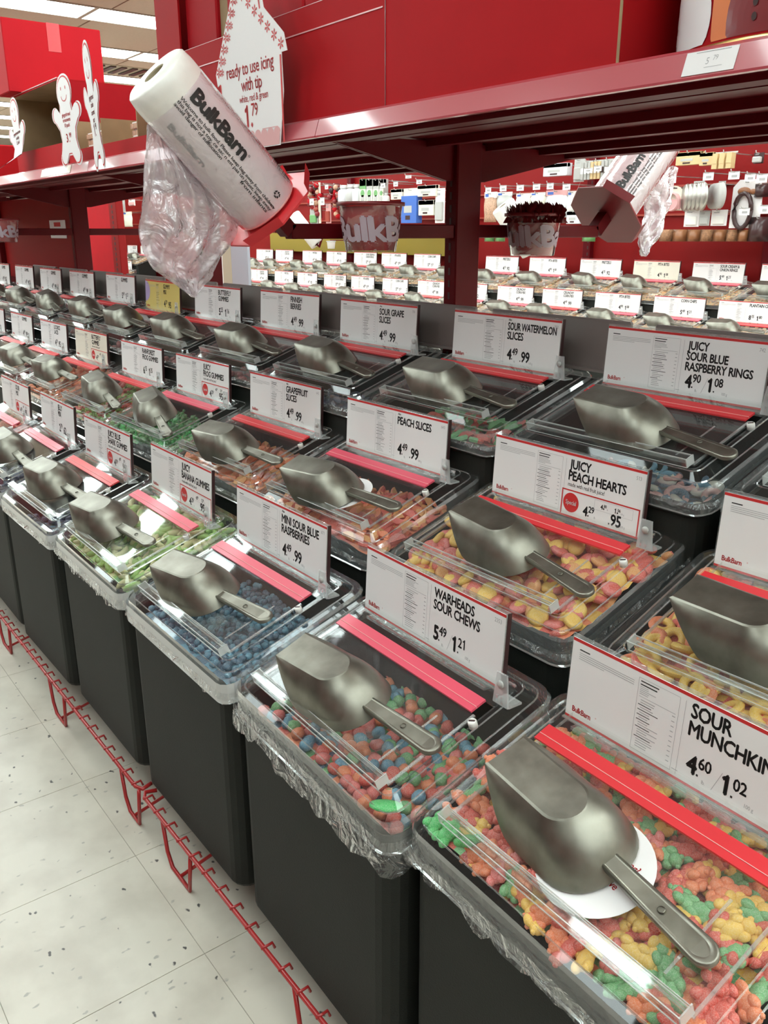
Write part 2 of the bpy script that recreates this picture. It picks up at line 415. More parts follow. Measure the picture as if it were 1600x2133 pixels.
# body
PR = {}
def mesh_of(name, mb, fix=False):
    o = mb.build(name)
    if fix: normals_out(o)
    me = o.data; bpy.data.objects.remove(o); PR[name] = me
b = MB()
def hring(x0, x1, y0, y1, r, f): return [(x, y, f(x, y)) for x, y, _ in rrect(x0, x1, y0, y1, r, 0)]
slope = lambda off: (lambda x, y: .34*y+off+H0)
rings = [hring(-.196, .201, -.160, .092, .03, lambda x, y: 0.0), hring(-.199, .205, -.164, .096, .03, lambda x, y: .008),
         hring(-.199, .208, -.166, .098, .03, slope(-.056)), hring(-.203, .212, -.169, .100, .03, slope(-.052)), hring(-.203, .212, -.169, .100, .03, slope(-.038)),
         hring(-.199, .208, -.166, .097, .03, slope(-.034)), hring(-.195, .204, -.162, .094, .03, slope(-.038)), hring(-.190, .200, -.158, .090, .03, slope(-.20))]
b.loft(rings, 'charcoal', cap0=True, smooth=False)
b.add([(x, y, z) for x, y, z in rings[-1]], [tuple(range(len(rings[-1])))], 'charcoal')
mesh_of('body', b)
# clear lid frame: skirt, flange, raised bevel, ledge
b = MB()
R0 = [(-.2085, .2195, -.186, .108, .030, -.046), (-.2075, .2185, -.185, .107, .030, -.010), (-.2045, .2155, -.182, .104, .028, -.004)]
R1 = [(-.192, .203, -.172, .094, .022, -.004), (-.172, .186, -.158, .082, .014, .006), (-.160, .176, -.150, .074, .010, .006), (-.159, .175, -.149, .073, .009, .002)]
rs = [lring(*a[:4], a[4], a[5]) for a in R0]; rs[0] = [Vector((p.x, p.y, q.z-.036)) for p, q in zip(rs[1], rs[1])]; rs[0] = [Vector((p.x*1.004, p.y-.001, p.z)) for p in rs[0]]
b.loft(rs[:2], 'acrylic_rim', smooth=True); b.loft(rs[1:], 'edge', smooth=True)
rs1 = [lring(*a[:4], a[4], a[5]) for a in R1]
b.loft([rs[-1], rs1[0]], 'acrylic'); b.loft(rs1[:2], 'acrylic'); b.loft(rs1[1:3], 'acrylic'); b.loft(rs1[2:], 'edge')
# thin moulded ribs at the rim's outer lip and round the bevel foot
for a, wv, ww in (((-.2105, .2215, -.188, .110, .031), -.046, .003), ((-.193, .204, -.173, .095, .022), -.004, .0022), ((-.173, .187, -.159, .083, .014), .006, .002)):
    if wv < -.04:
        b.loft([[p+Vector((0, 0, .0015)) for p in rs[0]], [Vector((p.x*1.012, p.y*1.012-.0005, p.z)) for p in rs[0]], [p-Vector((0, 0, .0015)) for p in rs[0]]], 'edge'); continue
    o_ = lring(*a[:4], a[4], wv); i_ = lring(a[0]+ww, a[1]-ww, a[2]+ww, a[3]-ww, a[4], wv); t_ = lring(a[0]+ww*.5, a[1]-ww*.5, a[2]+ww*.5, a[3]-ww*.5, a[4], wv+ww)
    b.loft([o_, t_, i_], 'edge')
mesh_of('lid_frame', b)
# door with edge ribs
b = MB()
b.box(-.158, .172, -.146, .001, .006, .009, 'acrylic', LM)
for a in ((-.158, -.1545, -.146, 0), (.1685, .172, -.146, 0), (-.158, .172, -.146, -.1435)): b.box(*a, .009, .0115, 'edge', LM)
b.box(.128, .131, -.13, -.03, .009, .0098, 'edge', LM)
mesh_of('door', b)
b = MB()   # stop rail the scoop leans on: channel of two ledges
b.box(-.157, .170, -.160, -.158, .0115, .026, 'acrylic', LM); b.box(-.157, .170, -.158, -.142, .0115, .0132, 'acrylic', LM); b.box(-.157, .170, -.158, -.1445, .0245, .026, 'acrylic', LM)
for a in ((-.157, .170, -.1604, -.1592, .0258, .0266), (-.157, .170, -.1604, -.1592, .0115, .0122), (-.157, .170, -.1452, -.1444, .0244, .0266), (-.157, .170, -.1424, -.1415, .0115, .014), (.1685, .170, -.160, -.142, .0115, .026), (-.157, -.1555, -.160, -.142, .0115, .026)): b.box(*a, 'frost', LM)
mesh_of('stop_rail', b)
b = MB(); b.box(-.158, .176, .028, .072, .006, .009, 'acrylic', LM); b.box(-.158, .176, .0695, .072, .009, .012, 'edge', LM); mesh_of('back_panel', b)
for nm, mm in (('coral', 'coral'), ('pink', 'pink')):
    b = MB(); b.box(-.1635, .1635, .001, .0105, .0095, .0125, mm, LM); b.box(-.1635, .1635, .0112, .0275, .0095, .0130, mm, LM)
    b.box(-.1635, .1635, .0105, .0112, .0095, .0134, 'groove', LM); mesh_of('hinge_'+nm, b)
b = MB()
b.lathe([(.0001, 0), (.0062, 0), (.0062, .009), (.005, .0105), (.0001, .0105)], 'white', 14, T=LM @ Matrix.Translation((.181, -.012, .0062)))
b.box(-.0042, .0042, -.0012, .0012, 0, .0112, 'dark', LM @ Matrix.Translation((.181, -.012, .0062)) @ Matrix.Rotation(.6, 4, 'Z')); mesh_of('hinge_screw', b)
b = MB(); T = Matrix.Translation((0, 0, 0))
pts = [(.166, 0), (.194, 0), (.190, .046), (.172, .046)]
base = L(0, .036, .006)
b.poly([(x, z) for x, z in pts], .003, 'clip', Matrix.Translation((0, base.y, base.z)), 'clip')
b.box(.166, .194, base.y+.003, base.y+.026, base.z-.001, base.z+.002, 'clip')
b.box(.174, .177, base.y-.002, base.y, base.z+.004, base.z+.014, 'edge'); b.box(.183, .186, base.y-.002, base.y, base.z+.004, base.z+.014, 'edge')
b.lathe([(.0001, 0), (.0055, 0), (.0055, .0025), (.0001, .0025)], 'palegrey', 12, T=Matrix.Translation((.181, base.y-.0003, base.z+.031)) @ Matrix.Rotation(PI/2, 4, 'X'))
mesh_of('side_clip', b)
CW, CH = .3234, .108
CT = Matrix.Translation((-.1717, .0602, H0+.0179)) @ Matrix.Rotation(-.055, 4, 'X')
b = MB(); b.box(-.003, CW+.004, .0012, .0032, -.004, CH+.004, 'acrylic_rim', CT); b.box(CW+.0015, CW+.004, -.0035, .0012, -.004, CH+.003, 'edge', CT)
b.box(CW+.004, CW+.0052, -.0035, .0032, 0, CH+.004, 'dark', CT)
b.box(-.003, CW+.004, -.0035, .0012, -.004, -.002, 'edge', CT); b.box(.02, CW-.02, -.012, .020, -.008, -.004, 'acrylic_rim', CT)
mesh_of('sign_holder', b)
b = MB(); rA = [(x, y, 0) for x, y, z in rrect(-.2095, .2205, -.187, .109, .03, 0, 4)]
selp = rA[15:20]+rA[0:5]
b.loft([[L(x, y-.0022, -.010)-Vector((0, 0, z)) for x, y, _ in selp] for z in (.034, .0)], 'band', closed=False); mesh_of('band', b)
# ragged liner bag hanging below the rim
def liner(drop, seed, jag, fs=1):
    rnd = random.Random(seed); mb = MB(); N = 120
    def per(t):
        base = rrect(-.211, .222, -.188, .110, .03, 0, 4); n = len(base)
        # arc length param
        tot = [0]
        for i in range(n):
            a, c = base[i], base[(i+1) % n]; tot.append(tot[-1]+math.hypot(c[0]-a[0], c[1]-a[1]))
        s = t*tot[-1]
        for i in range(n):
            if s <= tot[i+1]+1e-9:
                f = (s-tot[i])/max(tot[i+1]-tot[i], 1e-9); a, c = base[i], base[(i+1) % n]
                x, y = a[0]+(c[0]-a[0])*f, a[1]+(c[1]-a[1])*f
                dx, dy = c[0]-a[0], c[1]-a[1]; q = math.hypot(dx, dy) or 1
                return x, y, dy/q, -dx/q
    rings = []
    low = [rnd.random() for _ in range(N)]
    for _ in range(2): low = [(low[i-1]+2*low[i]+low[(i+1) % N])/4 for i in range(N)]
    ph = [rnd.random()*6 for _ in range(4)]
    for k, fr in enumerate((0, .25, .5, .75, 1)):
        ring = []
        for i in range(N):
            x, y, nx, ny = per(i/N)
            wob = (math.sin(i*.9+ph[0])*.5+math.sin(i*2.1+ph[1])*.35+math.sin(i*.37+ph[2])*.5)*(.0015+.004*fr)
            o = .0006+abs(wob)+.002*fr
            d = drop*(.35+1.3*low[i])*(1 if y < .0 or fs == 2 else .4)
            z = -d*fr + (rnd.uniform(-jag, jag) if fr == 1 else 0)
            p = L(x+nx*o, y+ny*o, -.012); p.z += z-.012; p.x += nx*.0015; p.y += ny*.0015; ring.append(p)
        rings.append(ring)
    mb.loft(rings, 'liner', smooth=True)
    return mb
for i, (dr, jg) in enumerate(((.040, .004), (.018, .003), (.010, .002), (.006, .001))): mesh_of('liner_%d' % i, liner(dr, 11+i, jg))
# ------------------------------------------------------------------ scoop
def scoop_meshes():
    Hs = .056; N = 44; inner = []; outer = []
    def D(t, x0, xr, hw):       # D outline: from front-left corner, along left, round the back, to the front-right corner
        Ls = xr-x0; arc = PI*hw; tot = 2*Ls+arc; s = t*tot
        if s <= Ls: return (x0+s, hw)
        if s <= Ls+arc:
            a = (s-Ls)/hw; return (xr+hw*math.sin(a), hw*math.cos(a))
        return (xr-(s-Ls-arc), -hw)
    ts = [i/(N-1) for i in range(N)]
    top = [D(t, -.118, -.020, .0285) for t in ts]
    rim = []
    for t in ts:
        # rim outline in plan with mouth edge rising to the plate corner
        q = abs(t-.5)*2           # 0 back, 1 front corner
        sg = 1 if t < .5 else -1
        if q > .50:
            f = min(1, (q-.50)/.50); x = -.056-.063*f**.8; hw = .0575-.029*f**1.25; z = Hs*(1-(1-f)**1.15)
            rim.append((x, hw*sg, z))
        elif q > .36:
            f = (q-.36)/.14; rim.append((.0-.056*f, .0575*sg, 0))
        else:
            a = (q/.36)*PI/2; rim.append((.052*math.cos(a)**.9, .0575*math.sin(a)**.9*sg, 0))
    rows = 7; rings = []
    for k in range(rows+1):
        f = k/rows; ring = []
        for (tx, ty), (rx, ry, rz) in zip(top, rim):
            bul = f+.10*math.sin(PI*f)
            x = tx+(rx-tx)*bul; y = ty+(ry-ty)*bul; z = Hs+(rz-Hs)*(f-.10*math.sin(PI*f))
            ring.append((x, y, z))
        rings.append(ring)
    mb = MB()
    mb.loft(rings, 'steel', closed=False, smooth=True)
    ins = [(x*.97-.001, y*.9, Hs+.0012) for x, y in top]
    mb.loft([[(x, y, Hs) for x, y in top], ins], 'steel', closed=False, smooth=True)
    mb.add(ins, [tuple(range(N))], 'steel')
    # inside shell
    rin = [[(x*.975, y*.95, z-.0018) for x, y, z in r] for r in rings]
    mb.loft(rin, 'steel', closed=False, smooth=True); mb.loft([rings[-1], rin[-1]], 'steel', closed=False)
    mesh_of('bowl', mb)
    hb = MB()
    # handle: neck then flat tongue with rounded end
    def tongue(x0, x1, w0, w1, z0, z1, m='steel', n=10):
        P = []
        for i in range(n+1): P.append((x1+w1*math.sin(i*PI/n), w1*math.cos(i*PI/n)))
        P = [(x0, w0)]+P+[(x0, -w0)]
        c = (x0+x1)/2
        lo = [(x, y, z0(x)) for x, y in P]; hi = [(x, y, z1(x)) for x, y in P]
        hi2 = [(x0+(x-x0)*.985, y*.84, z1(x)+.0012) for x, y in P]
        hi3 = [(x0+.004+(x-x0-.004)*.94, y*.62, z1(x)+.0002) for x, y in P]
        hb.loft([lo, hi, hi2, hi3], m, smooth=True); hb.add(hi3, [tuple(range(len(P)))], m); hb.add(lo, [tuple(reversed(range(len(P))))], m)
    zf = lambda x: .0135*max(0, 1-(x-.04)/.12)
    tongue(.042, .158, .0105, .0145, lambda x: zf(x)+.0005, lambda x: zf(x)+.006)
    hb.lathe([(.0032, 0), (.0042, .0006), (.0032, .0012)], 'steel', 12, T=Matrix.Translation((.11, 0, zf(.11)+.006)))
    mesh_of('handle', hb)
scoop_meshes()
# ------------------------------------------------------------------ price cards
def fine(mb, x, z, n, wd, m, lh=.0026, seed=1, th=.0007):
    r = random.Random(seed)
    for i in range(n):
        ww = wd*(1 if i < n-1 else r.uniform(.4, .7)); rect(mb, x, x+ww, z-i*lh-th, z-i*lh, m, -.0014)
def card(title, price, code=None, special=None, sub=None, over=None, m='card', big=1.0, style=0):
    c = MB(); c.box(0, CW, -.0012, 0, 0, CH, m, CT); cm = c
    p = MB(); Y = -.00140; W, Hh = CW, CH
    rect(p, 0, W, Hh-.0042, Hh, 'redp', -.0013); rect(p, 0, W, 0, .0032, 'redp', -.0013)
    if m == 'cardy':
        p.add([(0, Y, Hh-.004)]+[(.045*math.cos(a), Y, Hh*.62+.038*math.sin(a)) for a in [PI/2-i*PI/8 for i in range(9)]]+[], [tuple(range(10))], 'lilac')
    rect(p, .012, .028, Hh-.0135, Hh-.012, 'black', Y); fine(p, .012, Hh-.0165, 4 if style == 0 else 3, .084, 'grey', seed=len(title[0]))
    put_text(p, 'BulkBarn', .0105, .011, .0105, 'redp', bold=.045, y=Y, width=.036); put_text(p, 'o', .0472, .0165, .004, 'redp', y=Y)
    # nutrition table
    x0, x1, zt, zb = .102, .158, Hh-.010, .0075
    for a in ((x0, x1, zt, zt+.0004), (x0, x1, zb, zb+.0004), (x0, x0+.0004, zb, zt), (x1, x1+.0004, zb, zt)): rect(p, *a, 'grey', Y)
    rect(p, x0+.003, x0+.028, zt-.004, zt-.0026, 'black', Y); rect(p, x0+.003, x0+.026, zt-.008, zt-.0066, 'black', Y)
    rr = random.Random(len(title[0])*7)
    for i in range(5): rect(p, x0+.003, x0+rr.uniform(.012, .034), zt-.0105-i*.0022, zt-.0098-i*.0022, 'grey', Y)
    rect(p, x0+.003, x1-.003, zt-.0225, zt-.022, 'grey', Y)
    for i in range(20):
        z = zt-.0255-i*.0031; bl = i in (2, 4, 6, 8, 11, 15)
        if z < zb+.003: break
        rect(p, x0+(.003 if bl else .006), x0+rr.uniform(.018, .034), z-.0009, z, 'black' if bl else 'grey', Y)
        if i % 2 == 0: rect(p, x1-.007, x1-.003, z-.0009, z, 'grey', Y)
    rect(p, .1655, .1659, .006, Hh-.010, 'grey', Y)
    tx = .174; z = Hh-.0255; s = .0218*big
    if over: put_text(p, over, tx, Hh-.0105, .006, 'black', bold=.03, y=Y); z -= .0035
    for t in title: put_text(p, t, tx, z, s, 'black', bold=.055, y=Y, xs=.82, width=W-tx-.012); z -= s*.88
    if sub: put_text(p, sub, tx, z+s*.88-.0105, .0098, 'black', y=Y, xs=.82, width=.10)
    if code: put_text(p, code, W-.008, Hh-.016, .0085, 'grey', y=Y, anchor='r', xs=.9)
    def money(a, b_, x, z, s, dot=True):
        s *= 1.12
        x += put_text(p, a, x, z, s, 'black', bold=.075, y=Y, xs=.85) if a else 0
        rect(p, x+.0008, x+.0033, z, z+.0026, 'black', Y)
        if not a:
            return x+.004+put_text(p, b_, x+.005, z, s, 'black', bold=.05, y=Y, xs=.85)
        return x+.001+put_text(p, b_, x+.002, z+s*.33, s*.66, 'black', bold=.04, y=Y, xs=.85)
    if special:
        bx0, bx1, bz0, bz1 = .163, W-.004, .0035, .047
        for a in ((bx0, bx1, bz1-.0022, bz1), (bx0, bx0+.0022, bz0, bz1), (bx1-.0022, bx1, bz0, bz1)): rect(p, *a, 'redp', Y-.0001)
        n = 28; cx, cz, r = bx0+.021, .0255, .0165
        p.add([(cx+r*math.cos(2*PI*i/n), Y-.0001, cz+r*math.sin(2*PI*i/n)) for i in range(n)], [tuple(range(n))], 'redp')
        put_text(p, 'Special', cx, cz-.0035, .0105, 'whitep', bold=.03, y=Y-.0002, anchor='c', width=.029)
        for a in ((.232, .307, .0425, .0428), (.232, .307, .0265, .0268), (.232, .2323, .0265, .0428), (.307, .3073, .0265, .0428)): rect(p, *a, 'grey', Y)
        x = money(special[0], special[1], .245, .030, .0095); put_text(p, 'lb', x+.002, .030, .004, 'grey', y=Y)
        x = money(special[2], special[3], .272, .030, .0095); put_text(p, '100 g', x+.002, .030, .004, 'grey', y=Y)
        x = money(price[0], price[1], .211, .0110, .0200); put_text(p, 'lb', x+.002, .0105, .0055, 'grey', y=Y)
        x = money(price[2], price[3], .262, .0090, .0235); put_text(p, '100 g', x+.001, .0095, .0055, 'grey', y=Y)
    else:
        x = money(price[0], price[1], tx+.004, .018, .0275); put_text(p, 'lb.', x-.008, .0125, .0065, 'grey', y=Y)
        if price[2]:
            p.add([(x+.004, Y, .012), (x+.0046, Y, .012), (x+.0146, Y, .038), (x+.014, Y, .038)], [(0, 1, 2, 3)], 'grey')
            x = money(price[2], price[3], x+.014, .016, .0275)
        else: x = money('', price[3], x+.008, .016, .0275)
        put_text(p, '100 g', x+.001, .0135, .0065, 'grey', y=Y)
        rect(p, tx-.014, tx-.006, .011, .0117, 'grey', Y)
    pv = MB(); pv.mats = p.mats; pv.v = [tuple(CT @ Vector(v)) for v in p.v]; pv.f = p.f; pv.mi = p.mi; pv.sm = p.sm
    return cm, pv
# ------------------------------------------------------------------ candies
def ico(r, c, sub=1, sc=(1, 1, 1)):
    t = (1+5**.5)/2
    v = [Vector(p).normalized() for p in ((-1, t, 0), (1, t, 0), (-1, -t, 0), (1, -t, 0), (0, -1, t), (0, 1, t), (0, -1, -t), (0, 1, -t), (t, 0, -1), (t, 0, 1), (-t, 0, -1), (-t, 0, 1))]
    f = [(0, 11, 5), (0, 5, 1), (0, 1, 7), (0, 7, 10), (0, 10, 11), (1, 5, 9), (5, 11, 4), (11, 10, 2), (10, 7, 6), (7, 1, 8), (3, 9, 4), (3, 4, 2), (3, 2, 6), (3, 6, 8), (3, 8, 9), (4, 9, 5), (2, 4, 11), (6, 2, 10), (8, 6, 7), (9, 8, 1)]
    for _ in range(sub-1):
        mid = {}; nf = []
        def md(a, b):
            k = (min(a, b), max(a, b))
            if k not in mid: v.append(((v[a]+v[b])/2).normalized()); mid[k] = len(v)-1
            return mid[k]
        for a, b_, c_ in f:
            x, y, z = md(a, b_), md(b_, c_), md(c_, a); nf += [(a, x, z), (b_, y, x), (c_, z, y), (x, y, z)]
        f = nf
    return [(c[0]+p.x*r*sc[0], c[1]+p.y*r*sc[1], c[2]+p.z*r*sc[2]) for p in v], f
def bear(mat):
    b = MB()
    b.add(*ico(.0115, (-.003, 0, 0), 2, (1.35, .95, .72)), mat, True); b.add(*ico(.0088, (.0145, 0, .0005), 2, (1, 1.05, .85)), mat, True)
    for x, y in ((.0205, .006), (.0205, -.006)): b.add(*ico(.0038, (x, y, .001)), mat, True)
    for x, y in ((.006, .0085), (.006, -.0085), (-.0135, .0075), (-.0135, -.0075)): b.add(*ico(.0068, (x, y, .0015), 2, (1.2, .9, .85)), mat, True)
    return b
def nub(mat):
    b = MB(); v, f = ico(.0112, (0, 0, 0), 2, (1.05, .95, .8)); r = random.Random(5)
    v = [(max(-.0092, min(.0092, x)), max(-.0085, min(.0085, y)), max(-.007, min(.007, z))) for x, y, z in v]
    b.add(v, f, mat, True); return b
def heart(m1, m2):
    b = MB(); n = 16; rings = []
    for z, s in ((-.0045, .8), (0, 1), (.0045, .8), (.0055, .45)):
        ring = []
        for i in range(n):
            a = 2*PI*i/n; r = .0155*(1+.16*math.cos(a))*(1-.22*max(0, math.cos(a-PI)))
            ring.append((r*math.cos(a)*1.15*s, r*math.sin(a)*s, z))
        rings.append(ring)
    b.loft(rings, m1, cap0=True, cap1=True, smooth=True)
    k = b.mat(m2)
    for i, f in enumerate(b.f):
        if sum(b.v[j][0] for j in f)/len(f) > .0015: b.mi[i] = k
    return b
def ring_candy(m1, m2):
    b = MB(); n, q = 16, 8; rings = []
    for j in range(q+1):
        a = 2*PI*j/q; rings.append([((.0125+.006*math.cos(a))*math.cos(2*PI*i/n), (.0125+.006*math.cos(a))*math.sin(2*PI*i/n), .0055*math.sin(a)) for i in range(n)])
    b.loft(rings, m1, smooth=True); k = b.mat(m2)
    for i, f in enumerate(b.f):
        if sum(b.v[j][1] for j in f)/len(f) > .002: b.mi[i] = k
    return b
def slice_candy(m1, m2=None, L_=.019):
    b = MB(); n = 9; P = [(L_*math.cos(PI*i/(n-1)), .016*math.sin(PI*i/(n-1))-.004) for i in range(n)]
    b.loft([[(x*.85, y*.85, -.005) for x, y in P], [(x, y, 0) for x, y in P], [(x*.85, y*.85, .005) for x, y in P]], m1, cap0=True, cap1=True, smooth=False)
    if m2:
        k = b.mat(m2)
        for i, f in enumerate(b.f):
            if sum(b.v[j][1] for j in f)/len(f) > .006: b.mi[i] = k
    return b
def banana(mat, L_=.024):
    b = MB(); pts = [(L_*math.sin(a), .022*(1-math.cos(a)), 0) for a in (-.95, -.5, 0, .5, .95)]
    b.tube(pts, [.003, .0062, .0072, .006, .0028], mat, 7); return b
def frog(m1, m2):
    b = MB(); b.add(*ico(.011, (0, 0, 0), 1, (1.2, 1, .6)), m1, True); b.add(*ico(.0085, (.002, 0, -.004), 1, (1.1, 1, .6)), m2, True)
    for x, y in ((.01, .01), (.01, -.01), (-.01, .011), (-.01, -.011)): b.add(*ico(.005, (x, y, 0), 1), m1, True)
    return b
CN = {}
for nm, c in dict(red=(.66, .085, .06), orange=(.78, .21, .08), pinkr=(.70, .15, .14), green=(.14, .40, .16), yellow=(.82, .50, .08), lime=(.28, .5, .10), blue=(.10, .29, .42),
                  pale=(.62, .60, .30), peach=(.75, .33, .10), dkblue=(.05, .13, .22), white=(.72, .70, .60), dkred=(.35, .03, .03), brown=(.22, .11, .05), black=(.03, .03, .03),
                  brightgreen=(.05, .50, .12), palepink=(.70, .35, .32), tan=(.6, .42, .2), navy=(.03, .04, .12)).items(): CN[nm] = candy('sugared gummy '+nm, c)
def heap_height(u, v, lv, seed=0):
    return lv + .006*math.sin(u*23+seed)*math.cos(v*31+seed*2)
def place_candies(unit_m, protos, n, lv, seed, cat, group, wlab, umin=-.180, umax=.190, vmin=-.166, vmax=.085, rnd_tilt=.7, tier2=True):
    """countable sweets, one object each, on the heap in a bin"""
    r = random.Random(seed); nu = max(2, int(math.sqrt(n*(umax-umin)/(vmax-vmin)))); nv = max(2, int(n/nu)); k = 0
    for i in range(nu):
        for j in range(nv):
            u = umin+(umax-umin)*(i+.5+r.uniform(-.45, .45))/nu; v = vmin+(vmax-vmin)*(j+.5+r.uniform(-.45, .45))/nv
            name, me, lab = protos[r.randrange(len(protos))] if not callable(protos) else protos(r, u, v)
            o = link(name, me); ks = .88 if name == 'gummy_bear' else 1.0
            wv = heap_height(u, v, lv(u, v), seed)+r.uniform(-.003, .006)
            o.matrix_world = unit_m @ LM @ Matrix.Translation((u, v, wv)) @ Matrix.Rotation(r.uniform(0, 2*PI), 4, 'Z') @ Matrix.Rotation(r.uniform(-rnd_tilt, rnd_tilt), 4, 'X') @ Matrix.Rotation(r.uniform(-.5, .5), 4, 'Y') @ Matrix.Scale(ks, 4)
            tag(o, lab+' '+wlab, cat, group); k += 1
def heap_base(lv, mats, seed, bumps=True, step=.012, umin=-.182, umax=.192, vmin=-.166, vmax=.086, amp=.0025):
    """lumpy lower layer of sweets"""
    r = random.Random(seed); nu = int((umax-umin)/step); nv = int((vmax-vmin)/step); b = MB(); vs = []
    for j in range(nv+1):
        for i in range(nu+1):
            u = umin+(umax-umin)*i/nu; v = vmin+(vmax-vmin)*j/nv
            vs.append(L(u, v, heap_height(u, v, lv(u, v), seed)-.008+r.uniform(-amp, amp)))
    for j in range(nv):
        for i in range(nu):
            a = j*(nu+1)+i; mm = mats[r.randrange(len(mats))]
            b.f.append((a, a+1, a+nu+2, a+nu+1)); b.mi.append(b.mat(mm)); b.sm.append(True)
    b.v = [tuple(v) for v in vs]
    return b
def heap_lumps(b, makers, lv, n, seed, umin=-.185, umax=.195, vmin=-.158, vmax=.09, tilt=.9):
    r = random.Random(seed*3+1); nu = max(2, int(math.sqrt(n*(umax-umin)/(vmax-vmin)))); nv = max(2, int(n/nu))
    protos = [mk() for mk in makers]
    for i in range(nu):
        for j in range(nv):
            u = umin+(umax-umin)*(i+.5+r.uniform(-.45, .45))/nu; v = vmin+(vmax-vmin)*(j+.5+r.uniform(-.45, .45))/nv
            p = protos[r.randrange(len(protos))]
            T = LM @ Matrix.Translation((u, v, heap_height(u, v, lv(u, v), seed)+r.uniform(-.004, .004))) @ Matrix.Rotation(r.uniform(0, 6.28), 4, 'Z') @ Matrix.Rotation(r.uniform(-tilt, tilt), 4, 'X')
            off = len(b.v); b.v += [tuple(T @ Vector(v)) for v in p.v]; rm = [b.mat(m) for m in p.mats]
            b.f += [tuple(off+q for q in f) for f in p.f]; b.mi += [rm[q] for q in p.mi]; b.sm += p.sm
    return b
# ------------------------------------------------------------------ build the units
def pm(me_name, mb): mesh_of(me_name, mb); return PR[me_name]
def part(name, me, root): o = link(name, me, root); return o
def unit_matrix(X, Y, Z, rz): return Matrix.Translation((X, Y, Z-H0)) @ Matrix.Rotation(rz, 4, 'Z')
def make_bin(pos, label, hinge, cardspec, lin, group=None, cat='bin', name='bulk_bin', sticker=False):
    Um = unit_matrix(*pos); root = empty(name, Um); tag(root, label, cat, group)
    part('body', PR['body'], root); part('lid_frame', PR['lid_frame'], root)
    d = part('door', PR['door'], root); part('stop_rail', PR['stop_rail'], d)
    part('back_panel', PR['back_panel'], root); part('hinge_strip', PR['hinge_'+hinge], root)
    part('hinge_screw', PR['hinge_screw'], root); part('side_clip', PR['side_clip'], root)
    part('sign_holder', PR['sign_holder'], root)
    if lin is not None: part('liner_bag', PR['liner_%d' % lin], root)
    if name == 'bulk_bin' and lin == 2 or 'banana' in label: part('front_band', PR['band'], root)
    c, p = cardspec
    co = link('price_card', c, root); link('lettering', p, co)
    return root, Um
def put_scoop(Um, u, v, ang, label, group=None, flip=False, dw=0, s=1.0):
    root = empty('scoop', Um @ LM @ Matrix.Translation((u, v, .0118+dw)) @ Matrix.Rotation(ang, 4, 'Z') @ Matrix.Scale(s, 4))
    tag(root, label, 'scoop', group); part('bowl', PR['bowl'], root); part('handle', PR['handle'], root)
    return root
def cardm(*a, **k):
    c, p = card(*a, **k); i = len(PR); mesh_of('cm%d' % i, c); mesh_of('pm%d' % i, p); return PR['cm%d' % i], PR['pm%d' % i]
lvl = lambda base, sl=0.0: (lambda u, v: base+sl*v)
flat = lambda base, k=.36, v0=-.16: (lambda u, v: base-k*max(0, v-v0))
A = {0: (-.4493, .6985, .5744, -.0402), 1: (-.8693, .6915, .5722, -.034), 2: (-1.2963, .6914, .5751, -.0036), 3: (-1.734, .6959, .5763, -.0094), 4: (-2.1684, .69, .5735, .01), 5: (-2.5996, .6974, .5733, -.0083), 6: (-3.032, .694, .574, .004)}
B = {0: (-.4416, 1.0085, .7078, .03), 1: (-.9001, 1.0109, .7056, -.0006), 2: (-1.3444, 1.0004, .7084, .0172), 3: (-1.8061, 1.0161, .7064, .0198), 4: (-2.2372, 1.0049, .7088, .0183), 5: (-2.6811, 1.0075, .7068, .0138), 6: (-3.1453, 1.007, .7091, .0113), 7: (-3.58, 1.008, .708, .01), 8: (-4.02, 1.006, .708, .0), 9: (-4.46, 1.006, .708, .0)}
C = {0: (-.418, 1.236, .890, 0), 1: (-.8497, 1.2335, .8901, -.013), 2: (-1.2776, 1.2373, .89, -.0212), 3: (-1.721, 1.24, .8888, -.0091), 4: (-2.1419, 1.2428, .8903, .0018), 5: (-2.58, 1.2392, .887, .0063), 6: (-3.0077, 1.2376, .8855, -.0222), 7: (-3.4328, 1.2465, .8919, -.0149), 8: (-3.8674, 1.2403, .8902, -.006), 9: (-4.30, 1.240, .889, 0), 10: (-4.73, 1.24, .889, 0), 11: (-5.16, 1.24, .889, 0)}
KC = 1.022
for _k in C: C[_k] = (C[_k][0]*KC, C[_k][1]*KC, CAMH+(C[_k][2]-CAMH)*KC, C[_k][3])
juice = 'made with real fruit juice!'
